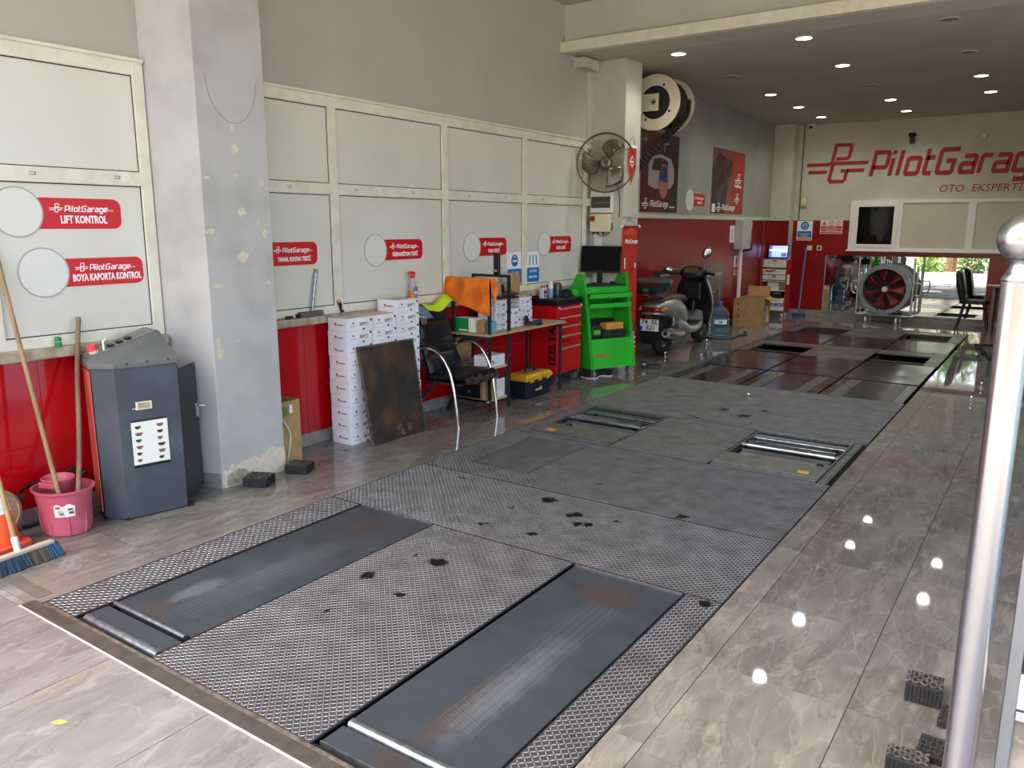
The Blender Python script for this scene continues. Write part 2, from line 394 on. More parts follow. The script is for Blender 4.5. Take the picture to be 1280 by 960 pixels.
# ------------------------------------------------------------------ floor
YF, YB, XR = 1.475, 15.9, 7.2          # threshold, far wall, right wall
PX0, PX1, PY0, PY1 = 1.055, 3.635, 1.475, 14.45
CEIL, CEILF, BEAMY = 3.555, 4.03, 7.885
g = G()
for b in ((0, PX0, -2, YB), (PX1, XR, -2, YB), (PX0, PX1, -2, PY0), (PX0, PX1, PY1, YB)): g.box(b[0], b[1], b[2], b[3], -0.45, -0.012)
g.box(PX0, PX1, PY0, PY1, -0.45, -0.42)
floor = struct(g.build('floor', grout))
marble_m = marble('marble_tile', '7d7871', '9c9488', '64605a', 0.02, 3)
marble_f = marble('marble_tile_threshold', '7f7b7a', '9d9793', '6c6867', 0.25, 9)
TM = {}
def tile(x0, x1, y0, y1, mat, par=None, z=0.0, gap=0.0016):
    w_ = round(x1 - x0, 3); h_ = round(y1 - y0, 3)
    if w_ < 0.02 or h_ < 0.02: return
    k = (w_, h_, mat.name)
    if k not in TM:
        a = gap; TM[k] = G().box(a, w_ - a, a, h_ - a, -0.012, 0).mesh('tile', mat); fixn(TM[k])
    o = bpy.data.objects.new('tile', TM[k]); COL.objects.link(o); o.parent = par or floor; o.location = (x0, y0, z)
T = 0.645
def cuts(a, b, first):
    c = [a]; v = first
    while v < b - 0.03:
        if v > a + 0.03: c.append(v)
        v += T
    c.append(b); return c
ys = cuts(YF, YB, 2.155 - T)
for xs in (cuts(0, PX0, 0.43), [PX1, 3.765] + cuts(3.765, XR, 4.28)[1:]):
    for i in range(len(xs) - 1):
        yy = ys if not (xs[0] == PX1 and i == 0) else cuts(YF, YB, 2.2)
        for j in range(len(yy) - 1): tile(xs[i], xs[i + 1], yy[j], yy[j + 1], marble_m)
xs = cuts(PX0, PX1, PX0 + T); yy = cuts(PY1, YB, PY1 + T)
for i in range(len(xs) - 1):
    for j in range(len(yy) - 1): tile(xs[i], xs[i + 1], yy[j], yy[j + 1], marble_m)
xs = cuts(0, XR, 0.49); yy = [-0.455, 0.19, 0.835, YF]
for i in range(len(xs) - 1):
    for j in range(3): tile(xs[i], xs[i + 1], yy[j], yy[j + 1], marble_f)
# dark strip that carries the threshold channel on to the left wall
struct(G().box(0.0, 1.0, 1.555, 1.625, 0.0002, 0.0016).build('trim_1', M('dark_stone', '6d675f', 0.4, col2='59544c', scale=10)))
# street outside, behind the camera (seen in the mirror on the far wall)
pav = M('street_paving', 'b9b2a6', 0.7, col2='a9a297', scale=3)
struct(G().box(-25, 35, -40, -0.455, -0.05, -0.004).build('street', pav)); 
struct(G().box(-25, 0.0, -0.455, 0.2, -0.05, -0.004).build('pavement', pav)); struct(G().box(XR, 35, -0.455, 30, -0.05, -0.004).build('side_street', pav))
# ------------------------------------------------------------------ left wall
wall = struct(G().box(-0.25, 0, 0.25, YB + 0.2, 0, CEILF + 0.1).build('wall_left', grey_paint))
def wpart(name, mat, x0, x1, y0, y1, z0, z1, bevel=0): return G().box(x0, x1, y0, y1, z0, z1).build(name, mat, wall, bevel=bevel)
P1 = (2.90, 3.53)                      # bay edges at the near pillar
BAYS = ((0.25, 2.90), (3.53, 8.52))
SB = {}
for (a, b) in BAYS:
    c = [a]; v = 2.116 - 3 * T
    while v < b - 0.05:
        if v > a + 0.05: c.append(v)
        v += T
    c.append(b)
    for i in range(len(c) - 1):
        for z0, z1 in ((0.1, 0.462), (0.462, 0.955)):
            k = (round(c[i + 1] - c[i], 3), z0)
            if k not in SB: SB[k] = G().box(0, 0.012, 0.0015, k[0] - 0.0015, 0.0015, z1 - z0 - 0.0015).mesh('tile', red_tile); fixn(SB[k])
            o = bpy.data.objects.new('tile', SB[k]); COL.objects.link(o); o.parent = wall; o.location = (0, c[i], z0)
    struct(G().box(0, 0.016, a, b, 0, 0.1).build('baseboard_left', stone_base, bevel=0.002))
    wpart('sill', stone_sill, 0, 0.075, a, b, 0.957, 1.015, 0.004)
    wpart('rail', cream_alu, 0, 0.032, a, b, 2.578, 2.672, 0.004)
    wpart('cap', cream_alu, 0, 0.05, a, b, 2.655, 2.675, 0.003)
    wpart('rail', cream_alu, 0, 0.032, a, b, 1.932, 2.016, 0.004)
    wpart('rail', cream_alu, 0, 0.034, a, b, 1.015, 1.08, 0.004)
gasket = M('gasket', '3a362e', 0.7)
BAYP = (((0.25, 1.885), (1.965, 2.83)), ((3.53, 4.372), (4.455, 5.725), (5.808, 7.035), (7.125, 8.30)))
for bi, pans in enumerate(BAYP):
    for i, (a, b) in enumerate(pans):
        for z0, z1 in ((1.08, 1.932), (2.016, 2.578)):
            wpart('panel', panel_white, 0, 0.014, a, b, z0, z1)
            for q in ((a, b, z0, z0 + 0.006), (a, b, z1 - 0.006, z1)): wpart('gasket', gasket, 0.013, 0.017, *q)
            for q in ((a, a + 0.005), (b - 0.005, b)): wpart('gasket', gasket, 0.013, 0.017, q[0], q[1], z0, z1)
        e = pans[i + 1][0] if i + 1 < len(pans) else BAYS[bi][1]
        wpart('stile', cream_alu, 0, 0.0335, b, min(e, b + 0.085), 1.02, 2.66, 0.004)
clip = G(); clip.box(0.033, 0.036, 0, 0.035, 0, 0.004); clip.box(0.033, 0.036, 0, 0.035, 0.014, 0.018); clip.box(0.033, 0.036, 0.031, 0.035, 0, 0.018)
cm = clip.mesh('vent_clip', stone_base)
for y in (2.18, 2.66, 3.95, 4.62, 5.3, 6.1, 6.7, 7.4):
    o = bpy.data.objects.new('vent_clip', cm); COL.objects.link(o); o.parent = wall; o.location = (0, y, 1.97)
# far bay of the left wall: red dado, trim, grey above
wpart('dado', red_paint, 0, 0.008, 8.925, 15.6, 0.1, 1.80)
wpart('dado_trim', white_paint, 0, 0.03, 8.925, 15.6, 1.80, 1.855, 0.003)
wpart('upper_paint', M('cool_grey_paint', 'a0a298', 0.75, col2='96988e', scale=1.6), 0, 0.0006, 8.925, 15.6, 1.855, CEIL)
struct(G().box(0, 0.016, 8.925, 15.6, 0, 0.1).build('baseboard_left', stone_base))
# ------------------------------------------------------------------ pillars
conc = M('painted_concrete', 'bab7b1', 0.7, col2='a5a29c', scale=3.5, lo=0.45, hi=0.78, bump=0.12, bscale=18)
pil = struct(G().prism([(0, 2.90), (0.36, 3.02), (0.36, 3.53), (0, 3.53)], 0, CEILF, 'z').build('pillar', conc, bevel=0.006))
plaster = M('bare_plaster', 'd9cdb4', 0.9, col2='c9bda6', scale=30)
def blob(r, n=11, j=0.35, sx=1, sz=1):
    return [(math.cos(2 * PI * k / n) * r * sx * (1 + random.uniform(-j, j)), math.sin(2 * PI * k / n) * r * sz * (1 + random.uniform(-j, j))) for k in range(n)]
for (px, py, r, sx, sz) in ((290, 159, .022, 1, 1), (294, 187, .028, 1.1, 1), (294, 219, .016, 1.3, .6), (326, 228, .022, 1, .9), (302, 264, .03, 1.1, 1), (323, 277, .014, .8, 1), (331, 291, .026, .8, 1.3), (263, 289, .02, 1.6, .8), (304, 321, .034, 1.2, 1), (336, 353, .014, 1, 1), (271, 358, .018, 1.9, .7), (258, 222, .014, 1.8, .6), (273, 428, .02, .8, 1.8), (275, 440, .03, .8, 1.1), (298, 426, .008, 1, 1), (302, 483, .007, 1, 1)):
    p = on(px, py, 0, 0.36); G().prism([(p.y + u, p.z + v) for u, v in blob(r, 11, .35, sx, sz)], 0.3598, 0.362, 'x').build('plaster_patch', plaster, pil)
# broken skirting at the pillar's foot
foot = [(3.03, 0.0)] + [(3.03 + 0.5 * k / 16, 0.10 + 0.05 * random.random() + 0.06 * k / 16) for k in range(17)] + [(3.53, 0.0)]
G().prism(foot, 0.3598, 0.3635, 'x').build('plaster_patch', plaster, pil)
rough_ = M('rough_plaster', 'b0a38a', 0.95, col2='8a7f6b', scale=25, bump=0.5, bscale=60)
G().prism([(3.05, 0.005), (3.05, 0.08), (3.14, 0.11), (3.2, 0.09), (3.24, 0.03), (3.2, 0.01)], 0.3634, 0.3645, 'x').build('plaster_patch', rough_, pil)
# faint circle left by an old mirror high on the pillar face
cp = on(288, 95, 0, 0.36); arc = []
for k in range(40):
    a = PI * (1.02 + 0.96 * k / 39); arc.append((0.3606, cp.y + 0.185 * math.cos(a), cp.z + 0.28 * math.sin(a)))
G().tube(arc, 0.0022, 5).build('old_outline', M('faint_line', '8f8b82', 0.8), pil)
struct(G().prism([(0.0, 2.905), (0.355, 3.02), (0.352, 3.01), (0.0, 2.893)], 0, 0.1, 'z').build('baseboard_pillar', stone_base))
pil2 = struct(G().box(0, 0.44, 8.52, 8.925, 0, CEIL).build('pillar', white_paint, bevel=0.004))
G().box(0.345, 0.452, 8.508, 8.52, 1.80, 1.855).build('dado_trim', white_paint, pil2); G().box(0.44, 0.452, 8.52, 8.925, 1.80, 1.855).build('dado_trim', white_paint, pil2)
G().box(-0.0, 0.03, 8.40, 8.52, 2.675, CEIL).build('corner_strip', white_paint, pil2)
struct(G().box(0, 0.37, 15.6, YB, 0, CEIL).build('pillar', white_paint))
struct(G().box(0, 0.372, 15.595, 15.605, 0.1, 1.80).build('trim_2', red_paint)); struct(G().box(0, 0.385, 15.58, 15.6, 1.80, 1.85).build('trim_3', white_paint))
# ------------------------------------------------------------------ beam, ceilings, far and right walls
struct(G().box(0, XR, BEAMY, 8.40, CEIL, CEILF).build('beam', white_paint))
struct(G().box(0.0, XR, 7.79, BEAMY, CEIL - 0.02, CEIL + 0.088).build('trim_4', cream_alu, bevel=0.004))
struct(G().box(0.0, 0.13, 8.10, 8.44, CEIL - 0.13, CEIL - 0.02).build('trim_5', white_paint))
struct(G().box(0, XR, 8.40, YB, CEIL, CEIL + 0.1).build('ceiling', ceil_paint))
struct(G().box(-0.25, XR + 0.2, 0.25, BEAMY + 0.02, CEILF, CEILF + 0.12).build('ceiling_front', ceil_paint))
struct(G().box(XR, XR + 0.25, BEAMY, YB + 0.2, 0, CEILF + 0.1).build('wall_right', white_paint))
far = struct(G().box(-0.25, XR + 0.25, YB, YB + 0.25, 0, CEILF).build('wall_far', white_paint))
G().box(0.37, XR, YB - 0.008, YB, 0.1, 1.805).build('dado', red_paint, far)
struct(G().box(0.37, XR, YB - 0.02, YB, 0, 0.11).build('baseboard_far', stone_base))
# window band in the far wall
win = struct(G().box(1.40, 5.6, YB - 0.05, YB - 0.001, 2.105, 2.16).build('window_1', white_pl))
def wp(name, mat, x0, x1, z0, z1, y0=YB - 0.05, y1=YB - 0.001, bevel=0.003): return G().box(x0, x1, y0, y1, z0, z1).build(name, mat, win, bevel=bevel)
wp('frame_rail', white_pl, 1.40, 5.6, 1.27, 1.315); wp('window_sill', white_pl, 1.38, 5.65, 1.245, 1.27, YB - 0.09)
for x0, x1 in ((1.40, 1.47), (2.21, 2.28), (3.30, 3.42), (4.50, 4.62), (5.53, 5.6)): wp('mullion', white_pl, x0, x1, 1.315, 2.105)
for q in ((1.47, 1.545, 1.315, 2.105), (2.14, 2.21, 1.315, 2.105), (1.545, 2.14, 1.315, 1.375), (1.545, 2.14, 2.045, 2.105)): wp('sash', white_pl, *q, y0=YB - 0.062)
wp('pane', M('dark_glass', '07090a', 0.05, spec=0.7), 1.545, 2.14, 1.375, 2.045, YB - 0.045, YB - 0.03, 0)
beige = M('blind_panel', 'c9c3ae', 0.5, col2='c1bba6', scale=2)
for x0, x1 in ((2.28, 3.30), (3.42, 4.50), (4.62, 5.53)): wp('panel', beige, x0, x1, 1.315, 2.105, YB - 0.03, YB - 0.002, 0)
# ------------------------------------------------------------------ test track set into the floor
st_dark = steel('tread_plate_dark', '525153', '434244', 0.5, 0.6)
st_ridge = steel('tread_ridges', 'b2b0ae', '8c8a88', 0.42, 0.7)
st_far = steel('tread_plate_far', '686764', '575653', 0.5, 0.5)
st_ridge_far = steel('tread_ridges_far', '9f9d98', '85837f', 0.45, 0.6)
slate = steel('slate_plate', '373c43', '2e3339', 0.5, 0.1, False, 5)
galv = M('galvanised', '9aa2a8', 0.3, 0.9, col2='7d848a', scale=30)
pitm = M('pit_black', '0b0b0b', 0.9)
def treads(x0, x1, y0, y1, p, hole=None):
    "raised bars at +-45 degrees, one per cell"
    g = G(); vs = []; fs = []; nx = int((x1 - x0) / p); ny = int((y1 - y0) / p); px = (x1 - x0) / nx; py = (y1 - y0) / ny; l = p * 0.69; wd = p * 0.15; h = 0.0022
    for i in range(nx):
        for j in range(ny):
            cx = x0 + (i + .5) * px; cy = y0 + (j + .5) * py
            if hole and hole[0] < cx < hole[1] and hole[2] < cy < hole[3]: continue
            s = 1 if (i + j) % 2 else -1; dx = l * 0.7071; dy = s * l * 0.7071; ex = -s * wd * 0.7071; ey = wd * 0.7071
            n = len(vs)
            vs += [(cx - dx, cy - dy, 0), (cx + ex, cy + ey, 0), (cx + dx, cy + dy, 0), (cx - ex, cy - ey, 0), (cx - dx * .7 + ex * .4, cy - dy * .7 + ey * .4, h), (cx + dx * .7 + ex * .4, cy + dy * .7 + ey * .4, h), (cx + dx * .7 - ex * .4, cy + dy * .7 - ey * .4, h), (cx - dx * .7 - ex * .4, cy - dy * .7 - ey * .4, h)]
            fs += [(n, n + 4, n + 5, n + 1), (n + 1, n + 5, n + 2), (n + 2, n + 5, n + 6), (n + 2, n + 6, n + 3), (n + 3, n + 6, n + 7, n), (n, n + 7, n + 4), (n + 4, n + 7, n + 6, n + 5)]
    g.v = vs; g.f = fs; return g
def plate(label, x0, x1, y0, y1, p=0.017, hole=None, mats=None, z=0.0, name='tread_plate'):
    base, rid = mats or (st_dark, st_ridge); g = G(); a = 0.003
    x0 += a; x1 -= a; y0 += a; y1 -= a
    root = thing(name, label, 'floor plate', (0, 0, z))
    if hole:
        hx0, hx1, hy0, hy1 = hole
        for q in ((x0, hx0, y0, y1), (hx1, x1, y0, y1), (hx0, hx1, y0, hy0), (hx0, hx1, hy1, y1)):
            if q[1] - q[0] > 0.004 and q[3] - q[2] > 0.004: g.box(*q, -0.008, 0)
    else: g.box(x0, x1, y0, y1, -0.008, 0)
    g.build('sheet', base, root)
    t = treads(x0 + 0.004, x1 - 0.004, y0 + 0.004, y1 - 0.004, p, hole).build('tread_bars', rid, root, fix=False, loc=(0, 0, 0)); t['kind'] = 'stuff'
    return root
BR = G()     # steel bearers under the plates
fr = bpy.data.objects['floor']
for x in (PX0 + 0.03, 1.31, 1.93, 2.80, 3.44, PX1 - 0.03): G().box(x - 0.02, x + 0.02, 1.56, 8.38, -0.39, -0.015).build('bearer', pitm, fr)
for y in (1.57, 3.32, 4.2, 5.37, 6.57, 8.37): G().box(PX0 + 0.001, PX1 - 0.001, y - 0.015, y + 0.015, -0.39, -0.012).build('bearer', pitm, fr)
G().box(1.05, 3.635, 1.60, 5.36, -0.10, -0.06).build('tray', pitm, fr)
G().box(1.05, 3.635, 6.58, 8.36, -0.10, -0.06).build('tray', pitm, fr)
# threshold channel
ch = thing('floor_channel', 'dark steel channel with pale edge strip along the shop threshold', 'floor channel')
rustb = M('channel_brown', '4a423b', 0.6, col2='38322c', scale=14)
G().box(1.0, 6.9, 1.48, 1.545, -0.012, 0.001).build('channel_bed', rustb, ch)
G().box(1.0, 6.9, 1.474, 1.48, -0.012, 0.004).build('edge_strip', M('pale_edge', 'd0ccc4', 0.4, 0.4), ch)
G().box(1.08, 3.62, 1.545, 1.56, -0.012, 0.003).build('angle', M('worn_angle', '9b9288', 0.4, 0.7, col2='6b5f54', scale=20), ch)
plate('narrow tread plate strip between left marble tiles and slate drive-on plate', 1.06, 1.315, 1.56, 3.32, 0.019)
plate('wide centre tread plate between the two slate drive-on plates', 1.905, 2.845, 1.56, 3.32)
plate('narrow tread plate strip between slate drive-on plate and right marble kerb', 3.45, 3.632, 1.56, 3.32)
plate('full width tread plate just behind the slate drive-on plates', 1.06, 3.632, 3.32, 4.20)
plate('full width tread plate with a smooth inset plate at its left', 1.06, 3.632, 4.20, 5.37, 0.017, (1.317, 1.818, 4.43, 5.245), (st_dark, steel('tread_ridges_mid', 'a09e9b', '7c7a77', 0.42, 0.7)))
plate('tread plate in front of the dark scissor lift bed', 1.06, 3.625, 6.575, 8.38, 0.021, None, (st_far, st_ridge_far))
plate('tread plate between the two roller brake openings', 1.955, 2.765, 5.375, 6.57, 0.0265, None, (st_far, st_ridge_far))
ip = thing('inset_plate', 'smooth grey steel plate let into the tread plate near the chair', 'floor plate'); G().box(1.325, 1.806, 4.438, 5.232, -0.008, -.001).build('plate', steel('inset_steel', '6f7270', '5a5d5f', 0.38, 0.5, False, 6), ip)
G().box(1.3185, 1.8165, 5.234, 5.2435, -0.008, 0.004).build('edge_strip', galv, ip); G().box(1.3185, 1.3245, 4.436, 5.234, -0.008, 0.003).build('edge_strip', galv, ip)
# two slate drive-on plates
def drive_on(x0, x1, y0, y1, ybar, rbar, label, tilt):
    r = thing('drive_on_plate', label, 'drive-on plate', (0, 0, 0))
    for q in ((x0 + 0.006, x1 - 0.006, y0 + 0.02, ybar - 0.025), (x0 + 0.006, x1 - 0.006, ybar + 0.022, y1 - 0.012)):
        G().box(*q, -0.05, -0.004).build('slab', slate, r, bevel=0.003)
    G().box(x0 + 0.006, x1 - 0.006, y1 - 0.012, y1 - 0.004, -0.05, 0.004).build('end_angle', galv, r)
    G().cyl((x0 + 0.02, ybar, -0.008 if rbar > .012 else 0.001), (x1 - 0.02, ybar, -0.008 if rbar > .012 else 0.001), rbar, n=16).build('roller', galv, r, smooth=40)
    G().box(x0 + 0.006, x1 - 0.006, y0 + 0.012, y0 + 0.02, -0.05, -0.002).build('front_edge', galv, r)
    return r
l = drive_on(1.318, 1.90, 1.60, 3.325, 1.738, 0.011, 'slate grey drive-on plate beside the narrow left tread strip', 0)
G().cyl((1.335, 1.612, -0.02), (1.89, 1.612, -0.02), 0.022, n=18).build('front_roller', galv, l, smooth=40)
drive_on(2.855, 3.445, 1.58, 3.312, 1.725, 0.02, 'slate grey drive-on plate with bright roller beside the right marble kerb', 0)
rust = M('rust_stain', '4a3a2e', 0.7, col2='3a3430', scale=18, alpha=1)
def slate_patches():
    nt = slate.node_tree; N = nt.nodes; L = nt.links; b = N['Principled BSDF']; src = b.inputs['Base Color'].links[0].from_socket
    g = N.new('ShaderNodeNewGeometry'); n = N.new('ShaderNodeTexNoise'); n.inputs['Scale'].default_value = 7; n.inputs['Detail'].default_value = 7; n.inputs['Roughness'].default_value = 0.7; L.new(g.outputs['Position'], n.inputs[0])
    def spot(px, py, rx_, ry_, colr, strength, soft=0.5):
        nonlocal src
        p = on(px, py, 2, 0)
        s = N.new('ShaderNodeVectorMath'); s.operation = 'SUBTRACT'; L.new(g.outputs['Position'], s.inputs[0]); s.inputs[1].default_value = (p.x, p.y, 0)
        m = N.new('ShaderNodeVectorMath'); m.operation = 'MULTIPLY'; L.new(s.outputs[0], m.inputs[0]); m.inputs[1].default_value = (1 / rx_, 1 / ry_, 0)
        l_ = N.new('ShaderNodeVectorMath'); l_.operation = 'LENGTH'; L.new(m.outputs[0], l_.inputs[0])
        a = N.new('ShaderNodeMath'); a.operation = 'MULTIPLY_ADD'; L.new(n.outputs[0], a.inputs[0]); a.inputs[1].default_value = 1.6; a.inputs[2].default_value = -0.8
        ad = N.new('ShaderNodeMath'); ad.operation = 'ADD'; L.new(l_.outputs[1], ad.inputs[0]); L.new(a.outputs[0], ad.inputs[1])
        r = N.new('ShaderNodeMapRange'); r.inputs[1].default_value = 1.0; r.inputs[2].default_value = 1.0 - soft; r.inputs[4].default_value = strength; L.new(ad.outputs[0], r.inputs[0])
        x = N.new('ShaderNodeMix'); x.data_type = 'RGBA'; L.new(r.outputs[0], x.inputs[0]); L.new(src, x.inputs[6]); x.inputs[7].default_value = srgb(colr); src = x.outputs[2]
    spot(760, 744, .17, .14, '3f3733', .9); spot(585, 880, .06, .4, '413a36', .8); spot(460, 655, .17, .14, '3c3431', .8); spot(190, 765, .12, .12, '403936', .7)
    spot(500, 945, .1, .09, '3a312c', .8); spot(250, 735, .07, .16, '6a6d72', .5); spot(640, 855, .09, .55, '6b6f75', .45, .8); spot(330, 715, .16, .5, '5d6167', .3, .9)
    L.new(src, b.inputs['Base Color'])
    # faint tyre prints: fine cross bars in five bands along the wheel track
    def mth(op, a, b=None):
        m = N.new('ShaderNodeMath'); m.operation = op
        for i, v in enumerate((a, b)):
            if v is None: continue
            if isinstance(v, (int, float)): m.inputs[i].default_value = v
            else: L.new(v, m.inputs[i])
        return m.outputs[0]
    sp_ = N.new('ShaderNodeSeparateXYZ'); L.new(g.outputs['Position'], sp_.inputs[0])
    for c_, y0_, y1_ in ((on(640, 850, 2, 0).x, 1.9, 3.0), (on(330, 722, 2, 0).x, 1.85, 2.8)):
        dx = mth('ABSOLUTE', mth('SUBTRACT', sp_.outputs[0], c_)); inside = mth('MULTIPLY', mth('LESS_THAN', dx, .085), mth('MULTIPLY', mth('GREATER_THAN', sp_.outputs[1], y0_), mth('LESS_THAN', sp_.outputs[1], y1_)))
        bands = mth('GREATER_THAN', mth('SINE', mth('MULTIPLY', sp_.outputs[0], 2 * PI / .034)), -.35); bars = mth('GREATER_THAN', mth('SINE', mth('MULTIPLY', mth('ADD', sp_.outputs[1], mth('MULTIPLY', sp_.outputs[0], .35)), 2 * PI / .017)), -.2)
        fac = mth('MULTIPLY', mth('MULTIPLY', inside, mth('MULTIPLY', bands, bars)), mth('MULTIPLY', n.outputs[0], .2))
        x = N.new('ShaderNodeMix'); x.data_type = 'RGBA'; L.new(fac, x.inputs[0]); L.new(src, x.inputs[6]); x.inputs[7].default_value = srgb('8a8f96'); src = x.outputs[2]
    L.new(src, b.inputs['Base Color'])
slate_patches()
# roller brake testers
cover_m = steel('cover_plate', '7d7d76', '6a6b65', 0.4, 0.5, False, 8)
yel = M('yellow_label', 'd9a62a', 0.5)
def brake(x0, x1, label):
    r = thing('roller_brake_tester', label, 'brake tester')
    G().box(x0, x1, 5.46, 5.735, -0.008, 0.012).build('cover_plate', cover_m, r, bevel=0.003)
    G().box(x0 - 0.004, x1, 5.448, 5.46, -0.008, 0.011).build('cover_edge', galv, r)
    lx = x0 + 0.1 if x0 < 2 else x1 - 0.16
    G().box(lx, lx + 0.075, 5.50, 5.56, 0.012, 0.0135).build('warning_label', yel, r)
    ch_ = M('roller_steel', '8f979c', 0.22, 0.95, col2='6c7378', scale=30, stretch=(0.3, 2, 2))
    for y, z, rr, m_ in ((6.085, -0.012, 0.045, ch_), (5.93, -0.05, 0.05, st_far), (6.22, -0.075, 0.055, st_far)):
        ro = G().cyl((x0 + 0.07, y, z), (x1 - 0.03, y, z), rr, n=24).build('roller', m_, r, smooth=40)
        G().cyl((x0 + 0.015, y, z), (x0 + 0.07, y, z), 0.018, n=10).build('axle', zinc, ro, smooth=40); G().cyl((x1 - 0.03, y, z), (x1 - 0.006, y, z), 0.018, n=10).build('axle', zinc, ro, smooth=40)
    G().box(x0, x1, 6.36, 6.47, -0.06, -0.012).build('back_plate', galv, r, bevel=0.004)
    G().box(x0, x1, 6.525, 6.568, -0.02, 0.004).build('edge_bar', galv, r)
    G().box(x0, x1, 5.74, 6.52, -0.3, -0.28).build('tray', pitm, r)
    G().box(x0 + 0.0, x0 + 0.012, 5.74, 6.52, -0.3, 0.002).build('side_plate', galv, r); G().box(x1 - 0.012, x1, 5.74, 6.52, -0.3, 0.0).build('side_plate', cover_m, r)
    return r
brake(1.20, 1.945, 'roller brake tester with cover plate on the side of the office chair')
brake(2.775, 3.53, 'roller brake tester with cover plate on the side of the marble kerb')
plate('short tread plate strip at the outer side of a brake tester, toward the workbench', 1.06, 1.195, 5.375, 6.57, 0.0265, None, (st_far, st_ridge_far))
plate('short tread plate strip at the outer side of a brake tester, toward the kerb', 3.535, 3.60, 5.375, 6.57, 0.0265, None, (st_far, st_ridge_far))
for x0, x1 in ((1.2, 1.945), (2.775, 3.53)):
    p_ = plate('narrow tread plate strip in front of the brake tester cover on the ' + ('office chair' if x0 < 2 else 'marble kerb') + ' side', x0, x1, 5.375, 5.445, 0.0265, None, (st_far, st_ridge_far)); p_['group'] = 'strips before the brake testers'
# ------------------------------------------------------------------ scissor lift bed
lift = thing('scissor_lift', 'dark scissor lift bed with paired pits sunk into the far floor', 'lift', (0, 0, -0.1))
darks = M('lift_plate', '3d3b39', 0.14, 0.3, col2='33312f', scale=3, rvar=0.1)
midp = M('lift_mid_plate', '66635a', 0.3, 0.2, col2='5a574f', scale=4, rvar=0.1)
stripm = M('lift_strip', '5c5850', 0.4, col2='4e4a43', scale=8)
def lp(name, m_, x0, x1, y0, y1, z=0.096, t=0.02): return G().box(x0, x1, y0, y1, z - t, z).build(name, m_, lift)
for (a, b) in ((1.15, 1.935), (1.96, 2.775), (2.80, 3.59)):
    pl_ = lp('deck_plate', darks, a, b, 8.40, 9.49, 0.088); 
    for k in (0.2, 0.8):
        xm = a + (b - a) * k; G().box(xm - 0.06, xm + 0.06, 8.43, 9.46, 0.0885, 0.092).build('wheel_strip', stripm, pl_)
    lp('deck_plate', darks, a, b, 9.51, 10.87); lp('deck_plate', darks, a, b, 12.06, 13.26)
for y0, y1 in ((10.90, 12.03), (13.29, 14.42)):
    lp('mid_plate', midp, 1.94, 2.75, y0, y1)
    lp('side_plate', midp, 1.07, 1.22, y0, y1); lp('side_plate', midp, 3.44, 3.60, y0, y1)
    for a, b in ((1.225, 1.93), (2.76, 3.435)):
        lp('pit_bar', midp, a, b, y1 - 0.30, y1 - 0.0); lp('pit_bar', M('pit_iron', '2e2c29', 0.5, 0.4), a, b, y0 + 0.32, y0 + 0.42, 0.06); lp('pit_floor', pitm, a, b, y0, y1, -0.1)
lp('side_rail', M('lift_rail', '4a4a48', 0.3, 0.5), 1.06, 1.14, 8.40, 14.42, 0.07, 0.03)
for x in (1.945, 2.785): lp('gap_rail', pitm, x - 0.01, x + 0.01, 8.4, 14.42, 0.05, 0.1)
lp('lift_tray', pitm, 1.06, 3.632, 8.385, 14.44, -0.12, 0.02)
# ------------------------------------------------------------------ near left corner
red_pl = M('pink_plastic', 'c8606f', 0.42, col2='bb5262', scale=5)
def lean(name, a, b, r, mat, label, cat, head=None):
    o = G().tube([a, b], r, 10).build(name, mat, smooth=50); tag(o, label, cat); return o
# control cabinet with an open rear door
mc = thing('control_cabinet', 'grey steel control console with orange side and sloped button panel', 'control console', (0.30, 2.5, 0))
def MW(p): return (p[0] - 0.30, p[1] - 2.5, p[2])
slateg = M('console_grey', '434a51', 0.5, 0.1, col2='565e66', scale=3, lo=.5, hi=.75)
capg = M('console_cap', '5d5f5c', 0.5, col2='686a66', scale=5)
Ab, A, B, C, Cb = (0.07, 2.345), (0.275, 2.275), (0.395, 2.345), (0.475, 2.69), (0.13, 2.80)
def shrink(p, k, c=(0.28, 2.5)): return (c[0] + (p[0] - c[0]) * k, c[1] + (p[1] - c[1]) * k)
g = G(); lo_ = [MW(shrink(p, 0.985) + (0.004,)) for p in (Ab, A, B, C, Cb)]; hi_ = [MW(p + (0.905,)) for p in (Ab, A, B, C, Cb)]
g.loft([lo_, hi_]); g.build('body', slateg, mc, bevel=0.006)
o_ = 0.004
g = G(); g.add([MW((Ab[0], Ab[1] - o_, 0.05)), MW((A[0] - 0.008, A[1] - o_, 0.05)), MW((A[0] - 0.006, A[1] - o_, 0.885)), MW((Ab[0], Ab[1] - o_, 0.885))], [(0, 1, 2, 3)])
pn = g.build('orange_panel', M('orange_panel', 'd0624e', 0.5, col2='c25644', scale=6), mc, solid=0.004)
g = G(); bot = [(Ab[0] - .005, Ab[1] - .01, .90), (A[0], A[1] - .012, .90), (B[0] + .01, B[1] - .008, .90), (C[0] + .01, C[1] + .006, .90), (Cb[0], Cb[1] + .01, .90)]
mid = [(p[0], p[1], .93) for p in bot]
top = [(.11, 2.325, .968), (.25, 2.30, .958), (.295, 2.345, .966), (.28, 2.71, 1.076), (.15, 2.70, 1.088)]
g.loft([[MW(p) for p in bot], [MW(p) for p in mid], [MW(p) for p in top]]); cap = g.build('cap', capg, mc, bevel=0.004)
